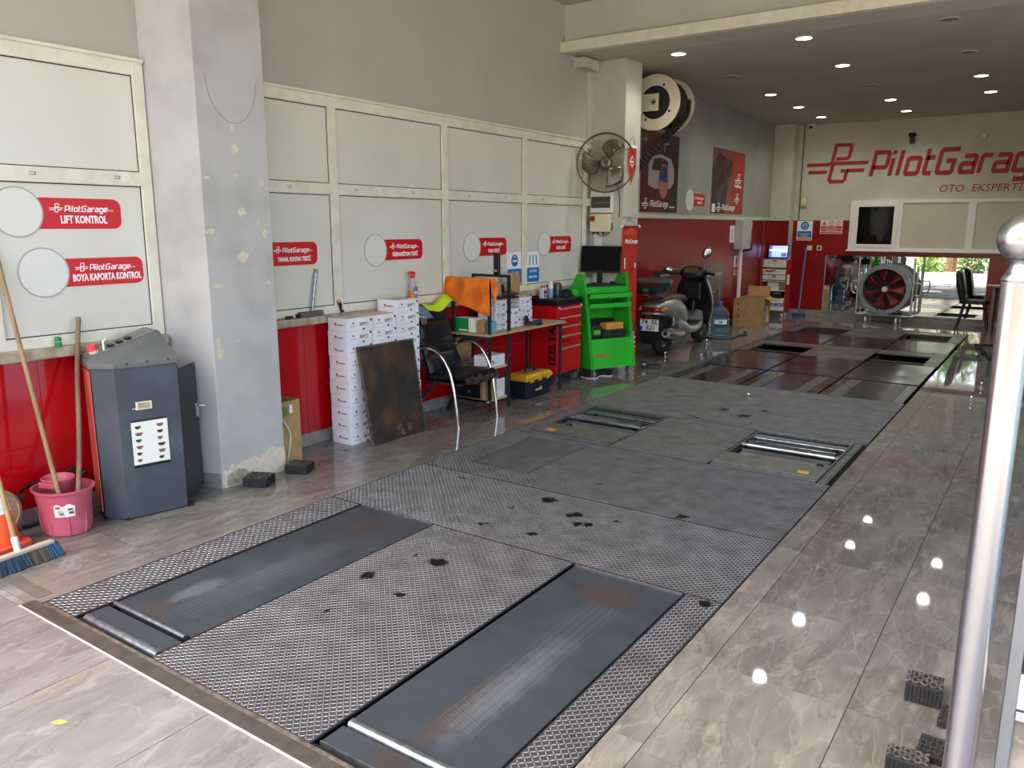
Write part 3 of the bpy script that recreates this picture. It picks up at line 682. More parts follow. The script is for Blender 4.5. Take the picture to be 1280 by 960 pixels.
def onp(u, v, h=0.0):
    "point on the sloped button panel, u along the slope, v across"
    a = Vector((.115, 2.33, .969)); b = Vector((.152, 2.69, 1.086)); c = Vector((.25, 2.315, .962)); d = Vector((.272, 2.70, 1.075))
    p = (a * (1 - u) + b * u) * (1 - v) + (c * (1 - u) + d * u) * v
    return Vector(MW(p)) + Vector((0.0, -0.29, 0.957)) * h
G().add([onp(.01, .02, .002), onp(.01, .98, .002), onp(.99, .98, .002), onp(.99, .02, .002)], [(0, 1, 2, 3)]).build('button_panel', M('panel_grey', '77786f', .5), mc, solid=.003)
G().cyl(onp(.08, .55, 0), onp(.08, .55, .02), 0.026, n=16).build('collar', M('yellow_collar', 'd9c8b0', .4), mc, smooth=40)
G().cyl(onp(.08, .55, .02), onp(.08, .55, .05), 0.03, 0.026, n=16).build('emergency_button', M('button_red', 'd8443a', .35), mc, smooth=40)
G().tube([onp(.2, .75, 0), onp(.24, .7, .05), onp(.30, .65, .055)], .006, 8).build('lever', white_pl, mc, smooth=50)
for u in (.33, .47, .61):
    G().bar(onp(u - .035, .6, .006), onp(u + .035, .6, .006), 0.05, 0.018).build('rocker_switch', black_pl, mc, bevel=.003)
for k in (.2, .52, .85):
    p = Vector(B + (.925,)).lerp(Vector(C + (.93,)), k); G().sph(MW((p.x + .0105, p.y - .004, p.z)), .006).build('screw', black_pl, mc)
d3 = (Vector(C + (0,)) - Vector(B + (0,))).normalized(); nf = Vector((d3.y, -d3.x, 0))
def face(px, py):
    "photo pixel -> local (along, z) on the big grey face"
    d = ray(px, py); b0 = Vector(B + (0,)); t = (b0 - CAM).dot(nf) / d.dot(nf); p = CAM + d * t; return (p - b0).dot(d3), p.z
def fq(u0, u1, z0, z1, h, t, name, m_, b=.001):
    g = G(); b0 = Vector(B + (0,)); vs = []
    for hh in (h, h + t):
        for u, z in ((u0, z0), (u1, z0), (u1, z1), (u0, z1)): p = b0 + d3 * u + nf * hh; vs.append(MW((p.x, p.y, z)))
    g.add(vs, [(0, 1, 2, 3), (7, 6, 5, 4), (0, 4, 5, 1), (1, 5, 6, 2), (2, 6, 7, 3), (3, 7, 4, 0)]); return g.build(name, m_, mc, bevel=b)
u0, z1 = face(169, 503); u1, z0 = face(190, 510)
pl0 = fq(u0, u1, z0, z1, .0, .006, 'cream_plate', cream_pl); fq(u0 + .012, u1 - .012, z0 + .008, z1 - .006, .0055, .002, 'slot', stone_sill, 0)
u0, z1 = face(163, 529); u1, z0 = face(213, 576)
fq(u0, u1, z0 - .005, z1 + .01, .001, .002, 'chart_backing', black_pl, 0); fq(u0, u1, z0 + .012, z1, .0025, .002, 'chart', M('chart_paper', 'e6e9dc', .5), 0)
ink = [M('ink_dark', '2a2628', .6), M('ink_red', '8f4a52', .6)]
for i in range(6):
    zz = z1 - .02 - (z1 - z0 - .03) * i / 6
    for s_, uu in ((0, u0 + .02), (1, u1 - .062)):
        w_ = random.uniform(.025, .042); fq(uu, uu + w_, zz - .016, zz - .004, .004, .001, 'chart_picture', ink[(i + s_) % 2], 0)
        fq(uu + .006, uu + w_ * .8, zz - .022, zz - .0165, .004, .001, 'chart_picture', ink[0], 0)
for u in (u0 + .018, u0 + .03): fq(u, u + .007, .655, .661, .001, .001, 'dot', white_print, 0)
dr = G(); da = Vector((.40, 2.735)); db = Vector((.262, 2.945)); nn = Vector((.85, .53)).normalized() * .012
dr.prism([(da.x - .30, da.y - 2.5), (db.x - .30, db.y - 2.5), (db.x - .30 - nn.x, db.y - 2.5 - nn.y), (da.x - .30 - nn.x, da.y - 2.5 - nn.y)], .03, .845, 'z')
door = dr.build('door', M('door_grey', '31383b', .5, .1, col2='3a4144', scale=4), mc, bevel=.003)
hx = da.lerp(db, .88); G().box(hx.x - .30, hx.x - .288, hx.y - 2.512, hx.y - 2.488, .50, .585).build('lock_plate', zinc, door); G().tube([(hx.x - .30, hx.y - 2.5, .575), (hx.x - .268, hx.y - 2.5, .575), (hx.x - .262, hx.y - 2.462, .57)], .007, 8).build('handle', chrome, door, smooth=50)
for p in (A, B, C, Cb): G().box(p[0] - .335 + (.02 if p[0] < .3 else 0), p[0] - .30 + (.02 if p[0] < .3 else 0), p[1] - 2.5 - .0, p[1] - 2.5 + .035, 0, .02).build('foot', black_pl, mc)
# pink mop bucket
bk = thing('mop_bucket', 'pink plastic mop bucket with wringer basket and white sticker', 'bucket', (0.25, 2.07, 0), 20)
prof = [(0.105, 0.0), (0.125, 0.004), (0.150, 0.20), (0.156, 0.245), (0.170, 0.25), (0.172, 0.262), (0.160, 0.262), (0.148, 0.20), (0.118, 0.012), (0.0, 0.012)]
G().lathe(prof, 40, sx=1.0, sy=0.86).build('pail', red_pl, bk, smooth=40)
for k in range(8):
    a = 2 * PI * k / 8; c = math.cos(a); s_ = math.sin(a) * .86
    G().tube([(c * .122, s_ * .122, .004), (c * .134, s_ * .134, .06), (c * .1395, s_ * .1395, .13)], [.008, .008, .004], 8).build('rib', red_pl, bk, smooth=60)
wr = G().lathe([(0.055, .20), (.085, .275), (.093, .285), (.099, .28), (.088, .262), (.05, .19)], 28, (-.062, .035, .015), sx=.95, sy=.85).build('wringer', red_pl, bk, smooth=50)
G().box(-.125, .005, -.046, -.03, .25, .285).build('wringer_bridge', red_pl, bk, bevel=.006)
G().tube(spline([(-.165, .05, .262), (-.21, -.03, .255), (-.2, -.11, .225), (-.12, -.135, .235)], 5), .009, 8).build('bail_handle', black_pl, bk, smooth=60)
g = G()
for z0, z1 in ((.12, .19),):
    n = 8; vs = []
    for zz in (z0, z1):
        for i in range(n + 1):
            a = math.radians(-72 + 42 * i / n); r = .1415 + (zz - .1) * .125 + .003; vs.append((r * math.cos(a), r * math.sin(a) * .86, zz + (.008 * math.sin(i * 1.4) if zz == z1 else 0)))
    g.add(vs, [(i, i + 1, n + 2 + i, n + 1 + i) for i in range(n)])
stk = g.build('sticker', M('bucket_sticker', 'e9e2dc', .5), bk)
for i, (a0, zz, mm) in enumerate(((-64, .178, 'c8452f'), (-40, .165, '8a4a55'), (-38, .145, '4a4550'), (-58, .14, '7a6f64'), (-60, .155, 'c9b48c'))):
    a = math.radians(a0); r = .1445 + (zz - .1) * .125 + .003; c = Vector((r * math.cos(a), r * math.sin(a) * .86, zz)); t = Vector((-math.sin(a), math.cos(a) * .86, 0)).normalized()
    G().bar(c - t * .012, c + t * .012, .001, .012).build('sticker_print', M('sp%d' % i, mm, .5), stk)
# two mop poles standing in the bucket, leaning on the wall
pa = on(72, 612, 2, .26); p1 = on(0, 337, 0, .06); d_ = p1 - pa; lean('mop_pole', pa + d_ * ((.022 - pa.z) / d_.z), pa + d_ * ((.045 - pa.x) / d_.x), 0.0125, wood_h, 'long thin wooden mop pole leaning out of the pink bucket over the white panel', 'pole')
p1 = on(98, 397, 0, .044); pa = on(97, 609, 2, .25); d_ = p1 - pa; q0 = pa + d_ * ((.09 - pa.z) / d_.z); o = G().tube(spline([q0, Vector(q0).lerp(p1, .35) + Vector((.004, .006, 0)), Vector(q0).lerp(p1, .7) + Vector((.002, -.005, 0)), p1], 5), 0.0135, 10).build('mop_pole', M('wood_old', '8a6f52', .65, col2='6b5540', scale=20, stretch=(1, 1, .15)), smooth=60)
tag(o, 'short weathered wooden mop pole leaning out of the pink bucket beside the grey console', 'pole')
# broom
br = thing('broom', 'wide floor broom with blue and brown bristles and a worn wooden handle', 'broom', (0.40, 1.72, 0), 70)
e0 = on(0, 706, 2, .045); e1 = on(70, 681, 2, .045); axis = (e1 - e0); ln = axis.length
br.location = (e0.x - axis.x * .25, e0.y - axis.y * .25, 0); br.rotation_euler = (0, 0, math.atan2(axis.y, axis.x)); ln *= 1.25
G().box(0, ln - .015, -.02, .022, .062, .082).build('head', M('broom_head', 'b7ab93', .6), br, bevel=.004)
for i, (a, b, cc) in enumerate(((0, .22, '2b3f50'), (.22, .55, '2a3d4e'), (.55, .80, '4f4338'), (.80, 1.0, '2c4a66'))):
    g = G(); n = 26
    for k in range(n * 7):
        u = ln * (a + (b - a) * random.random()); v = random.uniform(-.022, .022); sp = (u - ln * .5) * .06
        g.cyl((u, v, .065), (u + sp + random.uniform(-.01, .01), v * 2.3 - .012, random.uniform(.0, .006)), .0062, .0055, 5)
    t = g.build('bristle_tuft', M('bristle%d' % i, cc, .8), br); t['kind'] = 'stuff'
hp = on(22, 688, 2, .08); lm = br.matrix_basis.inverted(); t0 = lm @ Vector((hp.x, hp.y, .08)); hd = Vector((hp.x, hp.y, .08)); ht = on(-6, 585, 0, .36); t1 = lm @ ht; te = lm @ (hd + (ht - hd) * ((.028 - hd.x) / (ht.x - hd.x)))
G().tube([t0, te], .0125, 10).build('handle', wood_h, br, smooth=50); G().tube([t0 - (t1 - t0) * .02, t0.lerp(t1, .16)], .0165, 10).build('socket', M('socket_white', 'cfd2d4', .4), br, smooth=50)
# traffic cone and round wooden lid at the wall
cn = thing('traffic_cone', 'bright orange traffic cone on a square orange base beside the pink bucket', 'traffic cone', (0.215, 1.735, 0), 12)
orange = M('cone_orange', 'f2571a', .4)
G().prism(rrect(.235, .235, .045), 0, .028, 'z').build('base', M('cone_base', 'dd5a3c', .5), cn, bevel=.005)
G().lathe([(.098, .02), (.092, .05), (.022, .46), (.018, .47), (0, .47)], 28).build('cone', orange, cn, smooth=40)
G().lathe([(.0665, .20), (.0535, .29)], 28).build('band', white_print, cn, smooth=40)
ld = thing('round_lid', 'round pale wooden lid leaning on the red tiles behind the cone', 'lid', (0.035, 1.885, 0), 90)
g = G().lathe([(0, 0), (.128, 0), (.132, .006), (.132, .016), (.118, .02), (.112, .014), (0, .014)], 36, (0, 0, .134), 'y')
lo2 = g.build('disc', M('lid_wood', 'b59b78', .6, col2='a08663', scale=12), ld, smooth=35); ld.rotation_euler = (math.radians(-7), 0, math.radians(90)); ld.location = (0.047, 1.80, 0.0)
for v in lo2.data.vertices: v.co.y = -v.co.y
# hoses behind the bucket
hs = G().tube(spline([(0.05, 2.20, .01), (0.035, 2.15, .16), (0.035, 2.18, .26), (0.04, 2.25, .285), (.04, 2.31, .24)], 6), .011, 8).build('hose', rubber, smooth=60); tag(hs, 'black hose looping up behind the pink bucket', 'hose')
hs = G().tube(spline([(0.09, 2.24, .01), (0.085, 2.215, .13), (0.082, 2.235, .22), (0.075, 2.285, .26)], 6), .011, 8).build('hose', rubber, smooth=60); tag(hs, 'black hose rising straight beside the grey console', 'hose')
hs = G().tube(spline([(0.04, 1.93, .012), (0.04, 2.0, .012), (.04, 2.1, .012), (.045, 2.17, .012)], 5), .011, 8).build('cable', rubber, smooth=60); tag(hs, 'thick black cable lying along the foot of the red tiles', 'cable')
# green cap on the sill
gc = thing('green_bottle', 'small green plastic jar with a yellow ring on the stone sill', 'jar', (0.054, 2.225, 1.015))
G().lathe([(0, 0), (.018, 0), (.019, .004), (.017, .022), (.016, .03)], 20).build('base', M('green_plastic', '0f7a4a', .35), gc, smooth=40)
G().lathe([(.0165, .03), (.0165, .034)], 20).build('ring', M('ring_yellow', 'd6c23a', .4), gc); G().lathe([(.016, .034), (.0175, .037), (.0165, .052), (.01, .059), (0, .06)], 20).build('lid', M('green_plastic', '0f7a4a', .35), gc, smooth=40)
# rubber lifting blocks
def block(label, loc, rz, sx, sy, sz, top, grooves=True, group=None):
    r = thing('rubber_block', label, 'rubber block', loc, rz, group)
    G().box(-sx / 2, sx / 2, -sy / 2, sy / 2, 0, sz).build('body', rubber, r, bevel=.006)
    n = 9
    for k in range(n):
        x = -sx / 2 + sx * (k + .5) / n
        for s_ in (-1, 1): G().box(x - sx * .036, x + sx * .036, s_ * sy / 2 - .003, s_ * sy / 2 + .003, .004, sz - .006).build('ridge', rubber, r)
    g = G(); st = .012
    for k in range(4):
        x = -sx / 2 + sx * (k + .5) / 4; w2 = sx / 9; h2 = sy / 2 - .008
        for a, b in (((x - w2, -h2), (x + w2, 0)), ((x + w2, 0), (x - w2, h2)), ((x + w2, -h2), (x - w2, 0)), ((x - w2, 0), (x + w2, h2))): g.bar((a[0], a[1], sz), (b[0], b[1], sz), .007, .005)
    g.build('tread', top, r); return r
worn = M('worn_rubber', '6b6254', .85, col2='47423a', scale=25, bump=.4, bscale=80)
block('black rubber lifting block against the broken foot of the pillar', (0.476, 3.215, 0), 28, .165, .15, .062, worn)
block('black rubber lifting block in front of the cardboard carton', (0.476, 3.56, 0), 26, .16, .15, .062, worn)
c_ = fl = on(1153, 868, 2, 0)
block('upright ribbed rubber lifting block with worn pale tread', (4.497, 3.02, 0), 2, .118, .105, .075, worn)
padm = M('rubber_pad', '3b362f', .8, col2='2b2723', scale=20)
block('flat black rubber pad touching the upright ribbed block', (4.615, 2.915, 0), -3, .105, .12, .03, padm)
block('flat black rubber pad lying by the foot of the steel post', (4.585, 2.69, 0), -2, .12, .115, .03, padm)
block('worn pale rubber lifting block in front of the flat pads', (4.51, 2.555, 0), 4, .12, .08, .055, worn)
# carton with plastic parts beside the pillar
ct = thing('carton', 'tall brown cardboard carton holding white plastic trim behind the pillar', 'carton', (0.215, 3.665, 0), 0)
G().box(-.13, -.126, -.11, .07, 0, .47).build('side', card, ct); G().box(.082, .086, -.11, .07, 0, .47).build('side', card, ct); G().box(-.126, .082, -.11, -.106, 0, .08).build('front', card, ct); G().box(-.126, .082, .066, .07, 0, .47).build('back', card, ct); G().box(-.126, .082, -.106, .066, 0, .006).build('bottom', card, ct)
wt = G().tube(spline([(.095, -.10, .345), (.098, -.06, .28), (.10, -.04, .22), (.098, -.06, .1), (.097, -.085, .01)], 5), [.022, .022, .021, .02, .019, .018, .016, .015, .014, .014, .013, .013, .012, .012, .011, .011, .011, .011, .011, .010, .010], 8, flat=.3).build('plastic_strip', white_pl, smooth=60); wt.parent = ct
G().box(.086, .089, -.105, -.03, .36, .43).build('label', M('box_label', '8f7a3a', .5), ct); G().box(.089, .0895, -.08, -.05, .372, .42).build('label_print', M('label_green', '4c7a3a', .5), ct); G().box(.0865, .088, -.025, .0, .38, .44).build('sticker', white_print, ct)
G().box(.05, .08, -.11, .05, .43, .455).build('foam_piece', white_pl, ct)
lf = thing('fallen_leaf', 'small yellow green leaf lying on the threshold tiles', 'leaf', (2.042, 1.145, .0015), 25); G().prism([(-.03, -.008), (-.01, -.018), (.015, -.014), (.032, .002), (.012, .012), (-.015, .012)], 0, .0012, 'z').build('blade', M('leaf_yellow', '9c985c', .6), lf); G().tube([(.03, .002, .0006), (.045, .006, .0006)], .001, 5).build('stalk', M('leaf_stalk', '9a8f4a', .6), lf)
# ------------------------------------------------------------------ stickers on the left wall
rim_grey = M('sticker_rim', 'a9a8a4', .5); disc_w = M('sticker_disc', 'dcdad0', .45)
def wall_sticker(line, label, ccx, ccy, cedge, pr, pt, pb, x=0.016, tsize=1.0):
    c = on(ccx, ccy, 0, x); e = on(cedge, ccy, 0, x); r = abs(e.y - c.y); p = on(pr, (pt + pb) / 2, 0, x); zt = on((ccx + pr) / 2 + 10, pt, 0, x).z; zb = on((ccx + pr) / 2 + 10, pb, 0, x).z
    t = thing('wall_sticker', label, 'sticker', (x, c.y, c.z), 90, 'service stickers on the wall')
    L_ = p.y - c.y; zc = (zt + zb) / 2 - c.z; h = zt - zb
    pts = [(0, zc + h / 2)] + [q for q in rrect(.4, h, h * .27, 5, L_ - .2, zc)][6 * 3:] if False else None
    rr = rrect(L_, h, h * .28, 5, L_ / 2, zc); G().prism([(max(u, 0), v) if u > L_ / 2 else (0, v) for u, v in rr], -.0012, 0, 'y').build('banner', red_print, t)
    G().prism(circ(r, 40), -.0022, 0, 'y').build('rim', rim_grey, t); G().prism(circ(r * .94, 40), -.0030, -.002, 'y').build('disc', disc_w, t)
    wl_ = L_ - r; s = wl_ * .50 / (9.4); mid_ = r + wl_ / 2
    wordmark(s, white_print, t, r + wl_ * .26, -.0014, zc + h * .06, .001, w=.24); emblem(wl_ * .058, white_print, t, r + wl_ * .16, -.0014, zc + h * .16, .001)
    for k in (0, 1): text(('OTO', 'EKSPERTİZ')[k], h * .065, white_print, t, r + wl_ * .775, -.0014, zc + h * (.19 - .08 * k), 'small_print', align='LEFT')
    me = text_mesh(line, 1, white_print, bold=.035); wx = max(v.co.x for v in me.vertices) - min(v.co.x for v in me.vertices); hz = max(v.co.z for v in me.vertices) - min(v.co.z for v in me.vertices)
    tw = wl_ * (.44 if len(line) < 12 else .60 if len(line) < 15 else .70 if len(line) < 19 else .93); th = h * .27; z0 = min(v.co.z for v in me.vertices)
    for v in me.vertices: v.co = Vector((v.co.x * tw / wx, v.co.y, (v.co.z - z0) * th / hz))
    o = bpy.data.objects.new('lettering', me); COL.objects.link(o); o.parent = t; o.location = (mid_, -.0016, zc - h * .33)
    return t
wall_sticker('LIFT KONTROL', 'red and white wall sticker reading LIFT KONTROL', 21, 265, 54, 151, 248, 286)
wall_sticker('BOYA KAPORTA KONTROL', 'red and white wall sticker reading BOYA KAPORTA KONTROL', 55, 341, 87, 179, 322, 356)
wall_sticker('YANAL KAYMA TESTİ', 'red and white wall sticker reading YANAL KAYMA TESTİ', 322, 318, 337, 396.5, 302.5, 331.5)
wall_sticker('SÜSPANSİYON TESTİ', 'red and white wall sticker reading SÜSPANSİYON TESTİ', 469.5, 313, 483.5, 528, 299, 324)
wall_sticker('FREN TESTİ', 'red and white wall sticker reading FREN TESTİ', 590, 309, 600.8, 633, 297, 319)
wall_sticker('ARIZA TESTİ', 'red and white wall sticker reading ARIZA TESTİ', 680, 305, 688, 713.8, 295, 314.5)
wall_sticker('TESTİ', 'small red and white service sticker between the two posters', 862, 250, 867.3, 881, 243.3, 258.3, x=0.003)
# ------------------------------------------------------------------ things on the second sill
sb = thing('squeegee', 'short handled floor scraper with grey head standing on the stone sill', 'squeegee', (0.055, 4.11, 1.016), 90)
G().box(-.13, .10, -.022, .018, 0, .042).build('head', M('grey_rubber', '55584f', .6), sb, bevel=.008); G().box(-.15, -.125, -.026, .018, -.0, .03).build('brush_end', rubber, sb, bevel=.005)
tp = on(395.5, 341, 0, .02); a0 = Vector((0, 0, .04)); a1 = Vector((tp.y - 4.11 - .02, .022, tp.z - 1.016))
G().tube([a0, a1], .0135, 10).build('handle', zinc, sb, smooth=50); G().tube([a1, a1 + (a1 - a0).normalized() * .03], .0145, 10).build('handle_tip', M('tip_wood', 'a5854a', .6), sb, smooth=50)
sdv = thing('screwdriver', 'screwdriver with dark red handle lying on the stone sill', 'screwdriver', (0.05, 3.90, 1.028), 90)
G().tube([(-.045, 0, 0), (-.04, 0, 0), (.02, 0, 0), (.028, 0, 0)], [.006, .012, .012, .006], 10).build('handle', M('dark_red', '4a1216', .35), sdv, smooth=40); G().tube([(-.045, 0, 0), (-.11, 0, -.006)], .0035, 8).build('shaft', zinc, sdv, smooth=40)
mk = thing('marker_tube', 'small dark tube with pink cap tilted on the stone sill', 'tube', (0.056, 4.41, 1.016), 90)
G().tube([(.012, 0, .006), (-.016, .004, .088)], .0145, 12).build('tube_body', M('tube_dark', '2b1215', .4), mk, smooth=40); G().tube([(-.016, .004, .088), (-.02, .005, .105)], .015, 12).build('cap', M('tube_pink', 'd98a80', .4), mk, smooth=40); G().box(-.004, .016, -.017, -.013, .028, .06).build('tube_label', M('tube_label', 'e0c8c0', .5), mk)
# ------------------------------------------------------------------ white cartons
tan_tape = M('box_top', 'c9b9a2', .7)
def make_box(sx, sy, sz, label, group):
    "sx is the short end (faces local -y), sy the long side (faces local +x)"
    r = thing('white_carton', label, 'carton', group=group); e = .0006
    G().box(0, sx, 0, sy, 0, sz).build('carton_body', paper_w, r, bevel=.0025); G().box(.01, sx - .012, .01, sy - .012, sz, sz + .0012).build('top_flap', tan_tape, r)
    g = G(); g.prism(blob_c(.011, sx * .40, sz * .56), -e, 0, 'y'); lg = g.build('logo', red_print, r)
    G().box(sx * .47, sx * .80, -e, 0, sz * .44, sz * .54).build('brand_print', M('grey_print', '7d7f86', .6), r); G().box(sx * .36, sx * .44, -e, 0, sz * .34, sz * .37).build('logo_arc', red_print, r)
    G().prism([(u, v) for u, v in blob_c(.009, sy * .24, sz * .62)], sx, sx + e, 'x').build('logo', red_print, r)
    G().box(sx, sx + e, sy * .12, sy * .36, sz * .33, sz * .37).build('brand_print', M('grey_print', '7d7f86', .6), r)
    lb = G().box(sx, sx + e, sy * .48, sy * .84, sz * .34, sz * .66).build('shipping_label', M('label_grey', 'cfccc4', .6), r)
    for k in range(3): G().box(sx + e, sx + 2 * e, sy * .50, sy * (.60 + .1 * k), sz * (.39 + .08 * k), sz * (.43 + .08 * k)).build('label_print', dark_print, lb)
    G().prism(circ(.011, 12, sy * .93, sz * .76), sx, sx + e, 'x').build('seal', M('seal_green', '23352f', .5), r); G().box(sx, sx + e, sy * .60, sy * .68, .002, sz * .16).build('tab', M('tab_brown', '4a3838', .6), r)
    return r
def blob_c(r, cx, cy): return [(cx + u, cy + v) for u, v in circ(r, 12)]
bx0 = make_box(.212, .272, .099, 'x', 'white cartons stacked by the wall'); first = True
ORD = ['bottom', 'second', 'third', 'fourth', 'fifth', 'sixth', 'seventh', 'eighth', 'ninth', 'tenth', 'eleventh']
for ci, (y0, n, nm) in enumerate(((4.235, 10, 'stack standing beside the bare red tiles'), (4.515, 10, 'middle stack behind the rusty plate'), (4.795, 11, 'stack that stands beside the office chair'))):
    for k in range(n):
        b_ = bx0 if first else dup(bx0); first = False
        top_ = k == n - 1; jx = random.uniform(-.009, .009); jy = random.uniform(-.003, .002)
        if ci == 0 and k == 8: jx = -.004
        b_.location = (0.084 + jx * .5, y0 + jy, k * .1); b_.rotation_euler = (0, 0, math.radians(random.uniform(-.8, .8)))
        b_['label'] = ('topmost' if top_ else ORD[k] + (' from the floor' if k else '')) + ' white carton of the ' + nm
# rusty plate
rp = thing('steel_plate', 'rusty dark steel plate leaning against the white cartons', 'steel plate', (0.459, 4.63, 0), 90)
rustm = M('rusted_steel', '2f2a24', .6, .3, col2='5b3f26', scale=4.5, lo=.45, hi=.72, bump=.2, bscale=50, detail=9)
G().box(-.315, .30, 0, .012, 0, .785).build('sheet', rustm, rp, bevel=.004)
edge = M('plate_edge', '6a655a', .55, .4, col2='4a443a', scale=20)
for q in ((-.319, -.306, -.004, .013, 0, .787), (.291, .304, -.004, .013, 0, .787), (-.319, .304, -.004, .013, .775, .788)): G().box(*q).build('edge_strip', edge, rp)
for (u, v) in ((.03, .05), (-.005, .10), (.12, .08)): G().prism([(u + a, v + b) for a, b in blob(.03, 10, .3)], -.0012, 0, 'y').build('rust_spot', M('rust_orange', '7a4a22', .8, col2='4a3020', scale=60), rp)
rp.rotation_euler = (math.radians(-10), 0, math.radians(88.5))
# spray bottle
sp = thing('spray_bottle', 'clear spray bottle of orange cleaner with a red trigger head', 'spray bottle', (0.0655, 5.255, 1.016), 90)
orl = M('orange_liquid', 'e8742a', .2); clr = M('clear_plastic', 'dfe4e6', .1, trans=.7, ior=1.3)
G().lathe([(0, 0), (.036, 0), (.039, .006), (.038, .09), (.036, .115)], 20, sx=1, sy=.75).build('liquid', orl, sp, smooth=40); G().lathe([(.036, .115), (.036, .16), (.028, .19), (.015, .215), (.014, .235)], 20, sx=1, sy=.78).build('bottle', clr, sp, smooth=40)
lb = G().box(-.026, .026, -.032, -.029, .09, .155).build('bottle_label', M('label_blue', '5f8fc4', .4), sp); G().box(-.012, .02, -.034, -.032, .135, .155).build('label_print', red_print, lb); G().box(-.02, .016, -.034, -.032, .10, .115).build('label_print', white_print, lb)
G().box(-.016, .016, -.014, .014, .235, .255).build('collar', red_print, sp, bevel=.003); G().prism([(-.045, .265), (.02, .262), (.026, .255), (.02, .285), (-.03, .292), (-.048, .284)], -.012, .012, 'y').build('trigger_head', M('trigger_red', 'd2282a', .35), sp, bevel=.003); G().tube([(-.028, 0, .262), (-.036, 0, .24), (-.03, 0, .222)], .005, 8).build('trigger', M('trigger_red', 'd2282a', .35), sp, smooth=50)
# ------------------------------------------------------------------ office chair
leather = M('black_leather', '0e0e10', .38, col2='16161a', scale=9, bump=.12, bscale=25)
oc = thing('office_chair', 'black leather armchair with bent chrome tube arms beside the cartons', 'chair', (0.40, 5.41, 0), 90)
# local: -y is the front (towards the track), x along the wall
def cush(z0, y0, z1, y1, w, t, name):
    g = G(); loops = []; n = 7
    for i in range(n + 1):
        u = i / n; b = t * (.55 + .45 * math.sin(PI * u)); y = y0 + (y1 - y0) * u; z = z0 + (z1 - z0) * u
        loops.append([(-w / 2, y + .0, z)] )
    d = Vector((0, y1 - y0, z1 - z0)).normalized(); nrm = Vector((0, -d.z, d.y)); vs = []; ring = 16
    L_ = []
    for i in range(n + 1):
        u = i / n; c = Vector((0, y0 + (y1 - y0) * u, z0 + (z1 - z0) * u)); b = t / 2 * (.6 + .4 * math.sin(PI * u) ** .5)
        L_.append([c + Vector((w / 2 * math.copysign(abs(math.cos(2 * PI * k / ring)) ** .35, math.cos(2 * PI * k / ring)), 0, 0)) + nrm * (b * math.copysign(abs(math.sin(2 * PI * k / ring)) ** .7, math.sin(2 * PI * k / ring))) for k in range(ring)])
    g.loft(L_); return g.build(name, leather, oc, smooth=60)
bk_ = [(.43, .10), (.58, .165), (.72, .215), (.86, .255), (.965, .28)]
for i in range(4): cush(bk_[i][0], bk_[i][1], bk_[i + 1][0], bk_[i + 1][1], .46 - .012 * i, .075, 'backrest_cushion')
st_ = cush(.40, .14, .435, -.26, .50, .085, 'seat_cushion')
torn = G().grid(lambda u, v: (-.22 + .47 * u, -.27 - .05 * v + .015 * math.sin(u * 17), .43 - .055 * v - .01 * math.sin(u * 23 + v * 4)), 14, 3).build('torn_cover', leather, oc, smooth=60, solid=.004)
tr = G().grid(lambda u, v: (.20 + .11 * v, -.24 + .26 * u, .445 - .05 * v * v + .012 * math.sin(u * 19)), 10, 3).build('torn_cover', leather, oc, smooth=60, solid=.004)
for s_ in (-1, 1):
    x = .283 * s_
    arc_ = spline([(x, .20, .64), (x, .10, .665), (x, .0, .655), (x, -.09, .60), (x, -.16, .50), (x, -.205, .36), (x, -.235, .18), (x, -.258, .0)], 5)
    G().tube(arc_, .0135, 10).build('arm_tube', chrome, oc, smooth=60); G().tube([p + Vector((0, -.006, .016)) for p in spline([(x, .16, .655), (x, .08, .668), (x, -.01, .652), (x, -.09, .598), (x, -.15, .515)], 5)], .011, 10).build('arm_pad', black_pl, oc, smooth=60)
    G().tube([(x, -.175, .45), (x * .8, -.15, .40), (x * .6, -.1, .385)], .010, 8).build('seat_bracket', chrome, oc, smooth=50)
    G().tube([(x * .9, .0, .38), (x * .92, .16, .22), (x * .98, .32, .0)], .017, 8).build('rear_leg', dark_pl, oc, smooth=50)
    G().tube([(x, .2, .64), (x * .78, .2, .62)], .010, 8).build('back_bracket', chrome, oc, smooth=50)
G().box(-.24, .24, -.23, .12, .355, .375).build('seat_pan', dark_pl, oc, bevel=.01)
# hi-vis vest over the chair back
vs_ = thing('safety_vest', 'yellow and grey cloth draped over the top of the chair back', 'cloth', (0.125, 5.41, 1.008), 90)
hv = M('hivis', 'c9e01e', .7, col2='b8d018', scale=8); gy = M('vest_grey', '6f7e93', .8); ltb = M('vest_light', '9fb0bd', .7)
def drape(fn, m_, name, nu=12, nv=8): return G().grid(fn, nu, nv).build(name, m_, vs_, smooth=60, solid=.004)
drape(lambda u, v: (-.11 + .36 * u, .035 - .105 * v, .012 - .05 * math.sin(PI * min(u * 1.15, 1)) * .9 + .055 * u + (-.075 * max(0, v - .35)) + .006 * math.sin(9 * u)), hv, 'yellow_panel')
drape(lambda u, v: (-.235 + .15 * u + .03 * v, -.022 - .058 * v, .018 - .03 * u - .10 * v + .005 * math.sin(8 * u)), gy, 'grey_panel'); drape(lambda u, v: (-.245 + .155 * u, -.068 - .01 * v, -.07 - .02 * v - .02 * u), ltb, 'light_hem', 8, 2)
drape(lambda u, v: (-.225 + .11 * u * (1 - .5 * v) + .03 * v, -.070, -.085 - .075 * v), M('vest_taupe', '6b625c', .8), 'inner_flap', 6, 4)  # brownish grey flap hanging below the grey panel
